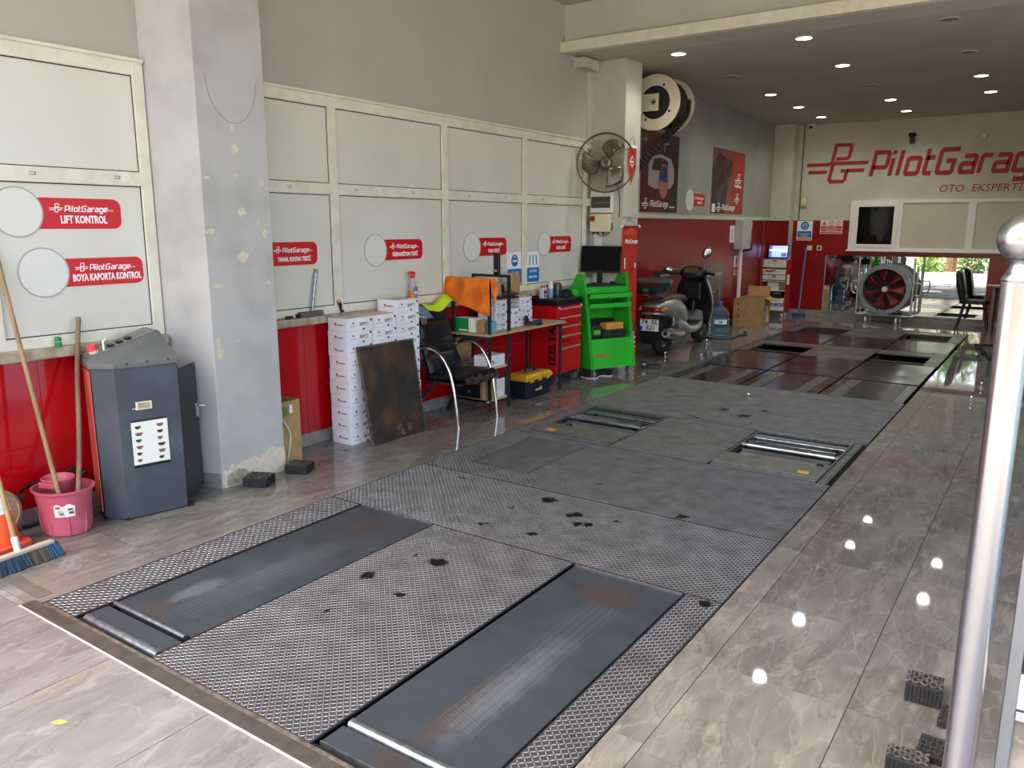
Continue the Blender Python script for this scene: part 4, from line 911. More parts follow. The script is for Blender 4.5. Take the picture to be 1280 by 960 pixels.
# ------------------------------------------------------------------ workbench
wb = thing('workbench', 'black steel workbench with plywood top and low shelves at one end', 'workbench', (0.02, 5.75, 0), 0)
iron = M('black_iron', '2a2e33', .5, .3); ply = M('plywood', 'b6a07a', .6, col2='a48e69', scale=6, stretch=(6, 1, 1)); plye = M('plywood_edge', 'c9b78f', .6)
X1 = .49; Y1 = 1.36
G().box(.0, X1 + .02, .0, Y1 - .0, .705, .725).build('top', ply, wb)
for x, y, h in ((X1, .03, 1.205), (X1, .34, 1.225), (X1, 1.28, .705), (.075, .03, 1.205), (.075, .34, 1.225), (.075, 1.28, .705)):
    G().box(x - .0125, x + .0125, y - .0125, y + .0125, 0, h).build('leg', iron, wb)
G().box(.0625, X1 + .0125, .3275, .3525, 1.225, 1.25).build('top_rail', iron, wb); G().box(.0625, X1 + .0125, .0175, .0425, 1.205, 1.225).build('top_rail', iron, wb)
for y in (.03, 1.28): G().box(.0875, X1 - .0125, y - .01, y + .01, .675, .704).build('cross_rail', iron, wb)
for z in (.09, .39):
    G().box(0.0, X1 + .012, -.01, .36, z, z + .016).build('shelf', ply, wb) if False else G().box(0.09, X1 - .014, .0, .36, z, z + .016).build('shelf', plye, wb)
G().box(.09, X1 + .01, .0, .017, .09, .106).build('shelf_edge', plye, wb); G().box(.045, .055, .05, .32, .41, .70).build('shelf_back', card, wb)
WB = Vector((0.02, 5.75, 0)); TOP = .726
# orange cloth over the rail
cl = thing('orange_cloth', 'stained orange cloth hung over the black rail of the workbench', 'cloth', (0.02, 5.775, 1.228), 0)
om = M('orange_cloth', 'f07f16', .85, col2='cf5f0a', scale=7, bump=.25, bscale=35)
def cloth_spot():
    N = om.node_tree.nodes; L = om.node_tree.links; b = N['Principled BSDF']; src = b.inputs['Base Color'].links[0].from_socket; g = N.new('ShaderNodeNewGeometry'); n = N.new('ShaderNodeTexNoise'); n.inputs['Scale'].default_value = 14; n.inputs['Detail'].default_value = 5; L.new(g.outputs['Position'], n.inputs[0])
    d = N.new('ShaderNodeVectorMath'); d.operation = 'DISTANCE'; L.new(g.outputs['Position'], d.inputs[0]); d.inputs[1].default_value = (.20, 5.745, 1.165)
    a = N.new('ShaderNodeMath'); a.operation = 'MULTIPLY_ADD'; L.new(n.outputs[0], a.inputs[0]); a.inputs[1].default_value = .14; L.new(d.outputs[1], a.inputs[2])
    r = N.new('ShaderNodeMapRange'); r.inputs[1].default_value = .16; r.inputs[2].default_value = .06; r.inputs[4].default_value = .75; L.new(a.outputs[0], r.inputs[0])
    x = N.new('ShaderNodeMix'); x.data_type = 'RGBA'; L.new(r.outputs[0], x.inputs[0]); L.new(src, x.inputs[6]); x.inputs[7].default_value = srgb('7a4a14'); L.new(x.outputs[2], b.inputs['Base Color'])
cloth_spot()
def ocf(u, v):
    x = .018 + .497 * u; fold = .01 * math.sin(u * 14 + v * 3) * min(v * 2, 1)
    z = .006 - (.20 + .14 * u) * max(0, v - .12) / .88 ; y = -.02 - .03 * min(v / .12, 1) * 0 - .012 * v - fold
    if v < .12: y = .03 - (.05) * v / .12; z = .006
    return (x, y - (.0 if v < .12 else .0), z)
G().grid(ocf, 30, 18).build('front_panel', om, cl, smooth=60, solid=.004)
G().grid(lambda u, v: (.517 + .05 * v, -.02 + .06 * u, .004 - .21 * v * (1 - .5 * u) - .02 * math.sin(u * 5)), 6, 10).build('corner_fold', om, cl, smooth=60, solid=.004)
G().grid(lambda u, v: (.020 - .002 * math.sin(PI * v) * u, -.035 - .03 * u * math.sin(PI * v), .0 - .21 * v), 5, 10).build('corner_fold', om, cl, smooth=60, solid=.004)
# handheld tool clipped at the rail (black remote-like torch)
rm = thing('pendant_remote', 'black upright pendant remote with yellow button above the orange cloth', 'remote', (0.365, 6.102, 1.25), 0)
G().box(-.032, .032, -.016, .016, 0, .20).build('remote_body', black_pl, rm, bevel=.006); G().box(-.014, .01, -.019, -.016, .025, .045).build('button', yel, rm)
for z in (.075, .11, .145): G().cyl((0, -.016, z), (0, -.0185, z), .009, n=10).build('button', dark_pl, rm)
# boxes on the bench
def cbox(name, label, cat, x, y, z, sx, sy, sz, m_, rz=0, faces=(), group=None):
    r = thing(name, label, cat, (x, y, z), rz, group); G().box(0, sx, 0, sy, 0, sz).build('box_body', m_, r, bevel=.002)
    for (nm, q, mm) in faces: G().box(*q).build(nm, mm, r)
    return r
grn = M('box_green', '0e8a3e', .45)
cbox('green_box', 'green and white small box on the bench behind the chair', 'box', .09, 5.80, TOP, .235, .11, .13, white_pl, 2, (('green_face', (0, .162, -.0012, 0, .001, .129), grn), ('print_strip', (.05, .15, -.002, -.0012, .012, .024), white_print)))
cbox('brown_box', 'small brown cardboard box between green box and bench leg', 'box', .345, 5.82, TOP, .075, .10, .115, card, 3)
cbox('blue_box', 'small pale blue pack standing beside the brown box', 'box', .445, 5.83, TOP, .045, .09, .11, M('pale_blue', '5fa8c0', .5), 0)
b2 = make_box(.20, .205, .092, 'white carton at the foot of the bench pile, nearest the brown box', 'white cartons piled on the workbench')
b2.location = (.20, 6.02, TOP)
for (x, y, z, lab) in ((.20, 6.02, .093, 'white carton in the middle of the bench pile, above the lowest one'), (.20, 6.03, .186, 'white carton topmost on the bench pile under the power drill'), (.20, 6.24, 0, 'white carton at the foot of the bench pile, behind the torch'), (.20, 6.24, .093, 'white carton upper one of the pair behind the torch'), (.20, 6.455, 0, 'white carton at the foot of the pile beside the tool chest'), (.20, 6.455, .093, 'white carton in the middle of the pile beside the tool chest'), (.195, 6.45, .186, 'white carton topmost of the pile beside the tool chest')):
    dup(b2, (x, y, TOP + z), random.uniform(-1.5, 1.5), lab)
for i, (x, y, z, s_, lab) in enumerate(((.08, 6.40, .0, (.115, .14, .42), 'tall brown carton against the panel behind the white cartons'), (.08, 6.60, .0, (.115, .14, .50), 'brown carton with pale flap under the blue safety signs'))):
    cbox('brown_carton', lab, 'carton', x, y, TOP + z, *s_, card, 0, (('flap', (.0, s_[0], -.001, .0, s_[2] * .7, s_[2] * .99), M('flap_grey', 'bdb6a8', .7)),))
# power drill on the cartons
dr_ = thing('power_drill', 'black and brown power drill lying on top of the white cartons', 'drill', (.34, 6.33, TOP + .279), 70)
G().tube([(-.07, 0, .045), (-.06, 0, .045), (.05, 0, .045), (.075, 0, .045), (.11, 0, .045)], [.02, .028, .028, .018, .012], 12).build('motor_body', M('drill_brown', '5a2c24', .4), dr_, smooth=40); G().tube([(-.04, 0, .03), (-.055, .0, .05), (-.075, .0, .14)], [.018, .018, .016], 10).build('grip', black_pl, dr_, smooth=40)
G().box(-.12, .10, -.03, .03, 0, .022).build('case_base', black_pl, dr_, bevel=.004)
# torch
tc = thing('torch', 'black torch with angled grip lying on the bench', 'torch', (.468, 6.56, TOP), 68)
G().tube([(-.09, 0, .026), (.0, 0, .028), (.04, 0, .03), (.075, 0, .032), (.10, 0, .032)], [.018, .018, .022, .032, .032], 14).build('barrel', dark_pl, tc, smooth=40); G().cyl((.10, 0, .032), (.102, 0, .032), .026, n=14).build('lens', M('lens', '777777', .1), tc); G().tube([(-.05, 0, .03), (-.075, 0, .07), (-.06, .02, .09)], [.018, .025, .02], 10).build('grip', black_pl, tc, smooth=50)
# below the bench
cbox('white_box', 'white and pink carton with red logo on the low shelf', 'carton', .30, 5.80 + .02, .407, .17, .26, .105, paper_w, 0, (('logo', (.17, .1712, .06, .085, .04, .06), red_print), ('brand_print', (.17, .1712, .05, .10, .028, .033), dark_print)))
cg = thing('grey_cloth', 'crumpled grey cloth beside the carton on the shelf', 'cloth', (.10, 5.78, .407)); G().grid(lambda u, v: (.0 + .18 * u, .03 + .25 * v, .012 + .03 * math.sin(3 * u + 2) ** 2 * math.cos(4 * v) ** 2 + .008 * math.sin(13 * u + 9 * v)), 16, 16).build('fabric', M('grey_fabric', '8d8f92', .85), cg, smooth=60, solid=.006)
cbox('dark_case', 'dark blue flat case on the lowest bench shelf', 'case', .122, 5.80, .107, .255, .20, .085, M('navy', '10182c', .35), 0, (('lid_line', (-.001, .256, -.001, .0, .055, .06), black_pl), ('latch', (.12, .15, -.006, 0, .045, .07), zinc)))
for k in range(2): cbox('small_carton', ('lower', 'upper')[k] + ' white carton of the pair beside the dark blue case', 'carton', .395, 5.95, .107 + .087 * k, .075, .13, .085, paper_w, 0, (('tape', (.03, .045, -.001, 0, 0, .085), tan_tape),))
cbox('brown_carton', 'brown carton standing on the pair of white cartons below the shelf', 'carton', .385, 5.80, .107, .09, .13, .17, card, 0, (('tape', (.03, .06, -.001, 0, 0, .17), tan_tape),))
# yellow-lidded toolbox
tb = thing('toolbox', 'black plastic toolbox with yellow lid under the workbench', 'toolbox', (.40, 6.62, 0), 90)
yl = M('lid_yellow', 'd9a01c', .4, col2='c98f14', scale=7); nv = M('toolbox_navy', '171c26', .45)
g = G(); g.loft([[(-.215, -.10, 0), (.215, -.10, 0), (.215, .10, 0), (-.215, .10, 0)], [(-.232, -.115, .185), (.232, -.115, .185), (.232, .115, .185), (-.232, .115, .185)]]); g.build('tub', nv, tb, bevel=.008)
g = G(); g.loft([[(-.243, -.125, .185), (.243, -.125, .185), (.243, .125, .185), (-.243, .125, .185)], [(-.243, -.125, .222), (.243, -.125, .222), (.243, .125, .222), (-.243, .125, .222)], [(-.22, -.10, .248), (.22, -.10, .248), (.22, .10, .248), (-.22, .10, .248)]]); g.build('lid', yl, tb, bevel=.006)
G().box(-.17, .17, -.06, .06, .248, .254).build('lid_tray', M('tray_brown', '8a7648', .6), tb); G().tube([(-.085, 0, .25), (-.08, 0, .29), (.08, 0, .29), (.085, 0, .25)], .012, 8).build('carry_handle', black_pl, tb, smooth=40)
for x in (-.15, .0, .15): G().box(x - .03, x + .03, -.132, -.124, .168, .226).build('latch', yl if x else yl, tb, bevel=.004)
sl = G().box(-.05, .07, -.1135, -.111, .06, .155).build('picture_label', M('toolbox_label', 'c9b28c', .5), tb); sl.rotation_euler = (math.radians(-4.5), 0, 0); G().prism(circ(.03, 16, .045, .11), -.1155, -.1136, 'y').build('label_print', white_print, sl); G().box(-.045, .0, -.115, -.1136, .10, .14).build('label_print', M('label_brown', '7a3f22', .5), sl)
# ------------------------------------------------------------------ red tool chest
tcst = thing('tool_chest', 'red roller tool chest with five drawers and a black top', 'tool chest', (.185, 7.47, 0), 90)
rd = M('chest_red', 'c9121a', .28, col2='bd0f17', scale=4, coat=.3)
G().box(-.255, .255, -.175, .165, .115, .855).build('cabinet', rd, tcst, bevel=.006)
G().box(-.272, .262, -.186, .17, .855, .925).build('top_tray', black_pl, tcst, bevel=.008); G().box(-.235, .235, -.15, .14, .918, .928).build('top_mat', dark_pl, tcst)
zz = [(.755, .845), (.655, .745), (.555, .645), (.425, .545), (.135, .415)]; hm = M('drawer_grip', 'c2bab0', .3, .5)
for i, (z0, z1) in enumerate(zz):
    d = G().box(-.235, .235, -.186, -.174, z0, z1).build('drawer', rd, tcst, bevel=.003)
    G().box(-.225, .225, -.198, -.185, z1 - .030, z1 - .014).build('drawer_grip', hm, d, bevel=.003)
text('IZELTAS', .05, black_pl, tcst, -.11, -.1875, .47, 'brand_lettering', shear=.2, bold=.001); text('IZELTAS', .018, dark_print, tcst, -.16, -.1875, .835, 'small_print')
vt = text('IZELTAS', .115, black_pl, tcst, 0, 0, 0, 'side_lettering', bold=.004, squeeze=1.15)
vt.rotation_euler = (0, math.radians(-90), math.radians(-90)); vt.location = (-.2562, -.115, .45)
G().box(-.20, .20, -.1875, -.186, .15, .156).build('drawer_line', M('line_red', '8f0b10', .3), tcst); G().box(-.20, .20, -.1875, -.186, .185, .188).build('drawer_line', M('line_red', '8f0b10', .3), tcst)
for s_ in (-1, 1): G().sph((.235 * s_, -.186, .838), .011).build('corner_cap', white_pl, tcst, smooth=60)
def caster(par, x, y, zt, r=.042, m_=None):
    c = G().box(x - .022, x + .022, y - .022, y + .022, zt - .008, zt).build('caster', zinc, par)
    for s_ in (-1, 1): G().prism([(y - .018, zt - .008), (y + .022, zt - .008), (y + .012, r - .012), (y - .012, r - .012)], x + s_ * .016 - .0015, x + s_ * .016 + .0015, 'x').build('fork', zinc, c)
    G().cyl((x - .0125, y, r), (x + .0125, y, r), r, n=18).build('wheel', m_ or M('caster_wheel', '6a6a6a', .5), c, smooth=40); return c
for x in (-.2, .2):
    for y in (-.12, .12): caster(tcst, x, y, .116)
# things on the chest
def can(name, label, cat, x, y, parts):
    r = thing(name, label, cat, (x, y, .929), 90)
    for (nm, pr, m_) in parts: G().lathe(pr, 18).build(nm, m_, r, smooth=40)
    return r
can('spray_can', 'tall blue spray can with white cap on the tool chest', 'spray can', .197, 7.335, (('can_body', [(0, 0), (.026, 0), (.027, .004), (.027, .125), (.02, .14)], M('can_blue', '7f93b4', .35, .3)), ('cap', [(.0215, .14), (.0235, .142), (.0235, .165), (.012, .172), (.012, .185), (0, .187)], white_pl), ('shoulder', [(.0272, .105), (.0275, .14), (.0215, .1401)], white_pl)))
r = thing('grease_tin', 'square white tin with red lid beside the spray can', 'tin', (.13, 7.285, .929), 90); G().prism(rrect(.085, .06, .015), 0, .115, 'z').build('tin_body', M('tin_white', 'c9ccd0', .4), r); G().prism(rrect(.05, .04, .01), .115, .132, 'z').build('tin_lid', M('trigger_red', 'd2282a', .35), r); G().box(-.03, .025, -.0312, -.03, .045, .085).build('tin_label', red_print, r); G().box(-.03, .025, -.0312, -.03, .012, .035).build('tin_label', blue_print, r)
can('oil_bottle', 'short grey bottle with dark red cap behind the spray can', 'bottle', .112, 7.42, (('bottle_body', [(0, 0), (.03, 0), (.031, .006), (.03, .09), (.02, .11)], M('bottle_grey', '8c9386', .4)), ('cap', [(.02, .11), (.022, .112), (.022, .135), (0, .137)], M('cap_darkred', '6a2226', .4))))
r = thing('dark_box', 'dark blue grey box with red packet on top on the tool chest', 'box', (.113, 7.60, .929), 90); G().box(-.055, .055, -.035, .035, 0, .13).build('box_body', M('box_slate', '39505f', .45), r, bevel=.003); G().box(-.056, -.018, -.0365, -.035, .002, .128).build('pale_side', M('box_pale', '8fa0ac', .45), r); G().box(-.04, .05, -.025, .025, .13, .15).build('red_packet', M('packet_red', 'c03038', .5), r, bevel=.003)
r = thing('desk_phone', 'black desk phone handset lying on the chest top', 'phone', (.225, 7.62, .929), 100); g = G(); g.loft([[(-.11, -.055, 0), (.11, -.055, 0), (.11, .055, 0), (-.11, .055, 0)], [(-.10, -.05, .055), (.10, -.05, .02), (.10, .05, .02), (-.10, .05, .055)]]); g.build('phone_base', black_pl, r, bevel=.006); G().tube([(-.11, -.01, .066), (-.07, -.01, .075), (.03, -.01, .058), (.08, -.01, .038)], [.022, .016, .015, .022], 10).build('handset', dark_pl, r, smooth=40)
# ------------------------------------------------------------------ green tool cart
gcart = thing('tool_cart', 'bright green steel trolley with sloped sides and open shelf, BOSCH on its front', 'tool cart', (.50, 7.748, 0), 65)
gn = M('cart_green', '2fb52f', .35, col2='29a829', scale=3)
W = .62
prof_ = [(0, .10), (.44, .10), (.44, 1.02), (.33, 1.165), (.20, 1.165), (.15, .95)]
for x in (0, W - .022): G().prism(prof_, x, x + .022, 'x').build('side_panel', gn, gcart, bevel=.003)
for x in (-.001, W - .024): G().prism([(0, .10), (.045, .10), (.185, .95), (.235, 1.165), (.2, 1.165), (.15, .95)], x - .004, x + .030, 'x').build('side_flange', gn, gcart, bevel=.002)
G().box(.022, W - .022, .425, .438, .10, 1.03).build('back_panel', gn, gcart)
fp_ = G().prism([(.012, .105), (.03, .105), (.078, .435), (.06, .435)], .022, W - .022, 'x').build('front_panel', gn, gcart)
bt = text('BOSCH', .062, M('bosch_red', 'b8301c', .4), gcart, .17, .0325, .245, 'brand_lettering', bold=.0015); bt.rotation_euler = (math.radians(-8.3), 0, 0)
G().box(.022, W - .022, .07, .425, .42, .435).build('shelf', gn, gcart)
for z, y in ((.79, .105), (.90, .10)): G().box(.022, W - .022, y, .42, z, z + .014).build('shelf', gn, gcart); G().box(.018, W - .012, y - .02, y, z - .005, z + .045).build('shelf_lip', gn, gcart, bevel=.003)
G().box(.022, W - .022, .18, .43, 1.018, 1.032).build('top_shelf', M('shelf_dark', '2c3030', .4), gcart)
G().box(.022, W - .022, .185, .2, .945, 1.018).build('upper_panel', gn, gcart)
G().box(-.085, .0, .28, .41, .84, 1.0).build('side_bin', gn, gcart, bevel=.003)
for x in (.06, W - .06):
    for y in (.06, .39): caster(gcart, x, y, .102, .04, M('caster_grey', '8a8c8c', .4))
CM = gcart.matrix_basis.copy() if False else Matrix.Translation((.50, 7.748, 0)) @ Matrix.Rotation(math.radians(65), 4, 'Z')
def cartp(x, y, z): return tuple(CM @ Vector((x, y, z)))
k = thing('drill_case', 'black plastic drill case with red latches on the green trolley shelf', 'tool case', cartp(.10, .25, .436), 65); G().box(0, .40, 0, .15, 0, .20).build('case_body', black_pl, k, bevel=.02)
for x in (.18, .36): G().box(x, x + .035, -.006, .002, .12, .16).build('latch', M('trigger_red', 'd2282a', .35), k)
k = thing('black_bag', 'black tool pouch with green tag on the trolley shelf', 'tool pouch', cartp(.05, .09, .436), 65); G().prism(rrect(.15, .15, .05, 5, .075, .085), 0, .13, 'y').build('pouch', dark_pl, k, bevel=.015); G().box(.03, .12, -.004, .0, .05, .10).build('tag', M('tag_green', '57b52c', .5), k)
k = thing('black_case', 'flat black tool case under the orange box on the trolley', 'tool case', cartp(.215, .09, .436), 65); G().box(0, .33, 0, .14, 0, .095).build('case_body', dark_pl, k, bevel=.012); G().box(.12, .21, -.008, .0, .05, .075).build('case_handle', black_pl, k)
k = thing('orange_box', 'small orange box lying on the flat black case', 'box', cartp(.26, .09, .533), 68); G().box(0, .25, 0, .12, 0, .075).build('box_body', M('box_orange', 'd2953c', .55), k, bevel=.002); G().box(.0, .25, -.0008, .0, .03, .034).build('tape', M('box_tape', 'b87f2c', .5), k)
# monitor, keyboard, mouse on the trolley
mo = thing('monitor', 'black flat monitor standing on the green trolley', 'monitor', (.295, 8.25, 1.034), 8)
mb = G().box(-.25, .25, -.012, .018, .13, .44).build('housing', black_pl, mo, bevel=.006); G().box(-.238, .238, -.0135, -.012, .15, .428).build('screen', M('screen_black', '030303', .35, spec=.15), mb); G().box(-.012, .012, -.0138, -.012, .137, .143).build('logo', zinc, mb); mb.rotation_euler = (math.radians(-9), 0, 0)
G().box(-.03, .03, -.004, .03, .01, .16).build('neck', black_pl, mo); G().prism(rrect(.18, .10, .03), 0, .012, 'z').build('foot', black_pl, mo)
kb = thing('keyboard', 'black keyboard on the dark top shelf of the trolley', 'keyboard', cartp(.08, .20, 1.033), 65); G().box(0, .30, 0, .07, 0, .014).build('key_bed', dark_pl, kb, bevel=.003); G().box(.01, .29, .008, .062, .014, .018).build('keys', black_pl, kb)
ms = thing('mouse', 'black mouse beside the keyboard on the trolley', 'mouse', cartp(.45, .24, 1.0345), 65); G().sph((0, 0, .018), (.034, .055, .018)).build('shell', black_pl, ms, smooth=60); G().box(-.002, .002, -.045, -.02, .024, .031).build('scroll_wheel', dark_pl, ms)
# ------------------------------------------------------------------ pillar fittings
fn = thing('wall_fan', 'round metal wall fan with wire guard on the white pillar', 'fan', (.335, 8.27, 2.40), 28)
bronze = M('fan_bronze', '6b6350', .35, .6, col2='5a523f', scale=10); wire = M('fan_wire', '7d745c', .35, .7)
for r_, y in ((.325, -.03), (.325, .05)): G().torus((0, y, 0), r_, .0075, 48, 8).build('guard_ring', bronze, fn, smooth=60)
g = G()
for k in range(60):
    a = 2 * PI * k / 60; g.tube([(.05 * math.cos(a), -.075, .05 * math.sin(a)), (.2 * math.cos(a + .05), -.068, .2 * math.sin(a + .05)), (.325 * math.cos(a + .1), -.03, .325 * math.sin(a + .1))], .0011, 4)
for r_ in (.09, .16, .24): g.torus((0, -.072 + .02 * (r_ / .3) ** 3, 0), r_, .0011, 40, 4)
wg = g.build('front_guard', wire, fn, smooth=60, fix=False); wg['kind'] = 'stuff'
g = G()
for k in range(48):
    a = 2 * PI * k / 48; g.tube([(.06 * math.cos(a), .10, .06 * math.sin(a)), (.2 * math.cos(a), .09, .2 * math.sin(a)), (.325 * math.cos(a), .05, .325 * math.sin(a))], .0011, 4)
wg = g.build('rear_guard', wire, fn, smooth=60, fix=False); wg['kind'] = 'stuff'
blade_m = M('blade_grey', '7f776a', .3, .7, col2='6b6456', scale=6)
for k in range(3):
    a0 = 2 * PI * k / 3 + .9
    def bl(u, v, a0=a0):
        r = .06 + .215 * u; a = a0 + (-.12 - .25 * u) * (1 - v) + (.35 + .62 * math.sin(PI * min(u * .9 + .1, 1))) * v
        return (r * math.cos(a), -.02 + .06 * (v - .5), r * math.sin(a))
    G().grid(bl, 8, 8).build('blade', blade_m, fn, smooth=60, solid=.002)
G().lathe([(0, -.085), (.03, -.085), (.055, -.075), (.06, -.05), (.055, .0)], 24, ax='y').build('hub_cap', M('hub_bronze', '7a7054', .3, .5), fn, smooth=40); G().prism(circ(.026, 16), -.088, -.085, 'y').build('badge', dark_pl, fn)
G().lathe([(.05, .0), (.075, .05), (.075, .12), (.05, .14), (0, .14)], 20, ax='y').build('motor', bronze, fn, smooth=40); G().tube([(0, .13, 0), (.02, .17, -.05), (.06, .185, -.16)], .022, 8).build('bracket_arm', dark_pl, fn, smooth=50); G().box(.015, .115, .165, .215, -.23, -.14).build('bracket_plate', dark_pl, fn)
cb_ = G().tube(spline([(.385, 8.465, 2.17), (.40, 8.50, 2.05), (.405, 8.499, 1.95), (.41, 8.499, 1.87), (.40, 8.50, 1.80)], 5), .006, 6).build('fan_cable', M('cable_grey', '55524a', .6), smooth=50); tag(cb_, 'thin dark cable hanging below the wall fan', 'cable')
eb = thing('breaker_box', 'white breaker box with smoked window under the wall fan', 'breaker box', (.036, 8.52, 1.85), 0); G().box(0, .285, -.06, 0, 0, .245).build('housing', white_pl, eb, bevel=.006); G().box(.015, .268, -.066, -.06, .055, .185).build('smoked_window', M('smoked', '3d3d3b', .15), eb, bevel=.003); G().box(.04, .25, -.0675, -.066, .105, .125).build('breaker_row', M('breaker_grey', '5a5a58', .4), eb)
eb = thing('switch_box', 'cream switch box with red rotary knob below the breaker box', 'switch box', (.05, 8.52, 1.63), 0); G().box(0, .25, -.09, 0, 0, .205).build('housing', cream_pl, eb, bevel=.006); G().box(.01, .075, -.092, -.09, .115, .19).build('knob_plate', yel, eb); kn = G().cyl((.042, -.092, .152), (.042, -.122, .152), .030, .026, n=18).build('knob', M('knob_red', '8a1a14', .4), eb, smooth=40); G().box(.036, .048, -.128, -.122, .126, .178).build('knob_grip', M('knob_red', '8a1a14', .4), kn)
for x in (.03, .085, .16): G().cyl((x, -.045, -.03), (x, -.045, 0), .012, n=10).build('gland', dark_pl, eb)
G().tube(spline([(.085, -.045, -.03), (.13, -.045, -.05), (.2, -.04, -.03), (.26, -.02, .03), (.265, -.02, .10)], 5), .006, 6).build('cable', M('cable_grey', '55524a', .6), eb, smooth=50)
cdt = thing('cable_trunking', 'white plastic cable trunking running down the pillar behind the monitor', 'trunking', (.08, 8.52, .3), 0); G().box(0, .095, -.03, 0, 0, 1.30).build('trunk_body', white_pl, cdt, bevel=.003); G().box(.004, .091, -.034, -.03, 0, 1.30).build('trunk_lid', white_pl, cdt)
pn_ = thing('pennant', 'red pointed pennant with yellow fringe and white diamond on the pillar side', 'pennant', (.446, 8.70, 2.60), 90)
G().prism([(-.10, 0), (.11, 0), (.115, -.24), (.0, -.42), (-.095, -.24)], -.004, 0, 'y').build('fringe', M('fringe_yellow', 'b98a3c', .7), pn_); G().prism([(-.088, 0), (.10, 0), (.10, -.235), (.0, -.395), (-.083, -.235)], -.007, -.003, 'y').build('flag', M('pennant_red', 'd81a26', .6), pn_); G().box(-.105, .115, -.012, .0, -.01, .022).build('header', white_print, pn_)
for d1, d2 in (((0, -.10), (.055, -.165)), ((.055, -.165), (0, -.23)), ((0, -.23), (-.055, -.165)), ((-.055, -.165), (0, -.10))): G().bar((d1[0], -.0075, d1[1]), (d2[0], -.0075, d2[1]), .0015, .011).build('diamond_side', white_print, pn_)
G().box(-.045, .045, -.0082, -.007, -.175, -.158).build('pennant_text', white_print, pn_); G().tube([(-.09, 0, .022), (.0, -.003, .115), (.10, 0, .022)], .0018, 5).build('cord', dark_pl, pn_)
bn = thing('hanging_banner', 'long orange red banner with white lettering hung on the pillar side', 'banner', (.448, 8.705, 1.70), 90)
bor = M('banner_orange', 'c4391f', .6, col2='b23018', scale=4)
G().grid(lambda u, v: (-.21 + .40 * u, -.012 + .008 * math.sin(9 * u + 3 * v), -.02 - 1.25 * v), 12, 12).build('fabric', bor, bn, smooth=60, solid=.002); G().cyl((-.235, -.012, -.01), (.215, -.012, -.01), .012, n=10).build('rod', M('rod_red', '9c2a20', .5), bn, smooth=40)
for x in (-.24, .22): G().sph((x, -.012, -.01), .019).build('rod_knob', white_pl, bn, smooth=60)
G().tube([(-.16, -.01, .0), (-.03, -.005, .10), (.12, -.01, .0)], .002, 5).build('cord', dark_pl, bn)
wordmark(.032, white_print, bn, -.165, -.022, -.205, .001, w=.26)
for q in ((-.175, -.145, -.50, -.37), (-.175, -.15, -.66, -.56), (-.175, -.15, -.72, -.68), (.10, .13, -.50, -.44)): G().box(q[0], q[1], -.0235, -.022, q[2], q[3]).build('print_mark', white_print, bn)
G().torus((.02, -.0225, -.95), .10, .003, 30, 4).build('print_ring', M('banner_ring', '8f2a18', .6), bn); G().torus((.06, -.0225, -.44), .08, .003, 30, 4).build('print_ring', M('banner_ring', '8f2a18', .6), bn)
# ------------------------------------------------------------------ exhaust hose reel
rl = thing('hose_reel', 'cream exhaust hose reel with black ribbed hose high behind the pillar', 'hose reel', (.42, 9.33, 3.175), 0)
cr = M('reel_cream', 'd8d0b4', .4, col2='ccc4a6', scale=4); hose_m = M('hose_black', '332e25', .5, col2='26221b', scale=15)
for y in (0.0, .44):
    G()._ring((0, y, 0), .195, .33, .02, 48, 'y').build('flange', cr, rl, smooth=35, bevel=.004)
    for k in range(12):
        a = 2 * PI * k / 12
        if k % 3 == 2: G().cyl((.225 * math.cos(a), y - .003, .225 * math.sin(a)), (.225 * math.cos(a), y + .01, .225 * math.sin(a)), .016, n=10).build('slot', dark_pl, rl)
        else:
            for q in (-.09, 0, .09): b = a + q; G().bar((.225 * math.cos(b), y - .001, .225 * math.sin(b)), (.29 * math.cos(b), y - .001, .29 * math.sin(b)), .006, .006).build('stiffener', cr, rl)
G().lathe([(.195, .01), (.195, .45)], 40, ax='y').build('drum', dark_pl, rl, smooth=40)
pts = []
for k in range(5 * 40 + 1):
    a = 2 * PI * k / 40; pts.append((.245 * math.cos(a), .06 + .065 * a / (2 * PI), .245 * math.sin(a)))
hr = G(); rs = [.048 - .006 * (k % 2) for k in range(len(pts))]; hr.tube(pts, rs, 8); hr.build('wound_hose', hose_m, rl, smooth=15)
G().box(-.19, .055, -.03, .0, -.10, .10).build('hub_plate', cr, rl, bevel=.004); G().box(-.012, .012, -.034, -.03, -.03, .03).build('hub_mark', M('hub_green', '5a6044', .5), rl); G().box(-.03, .03, -.034, -.03, -.012, .012).build('hub_mark', M('hub_green', '5a6044', .5), rl)
G().box(-.42, -.30, .02, .45, -.06, .06).build('wall_bracket', cr, rl); G().box(-.32, .0, .20, .26, -.03, .03).build('axle_arm', dark_pl, rl)
hp = spline([(.245, .40, .05), (.25, .36, -.10), (.20, .30, -.22), (.09, .22, -.37), (-.06, .12, -.56), (-.20, .05, -.74), (-.30, .02, -.86)], 10)
rs = [.052 + .008 * (1 if i % 2 else -1) for i in range(len(hp))]
G().tube(hp, rs, 12).build('hanging_hose', hose_m, rl, smooth=20)
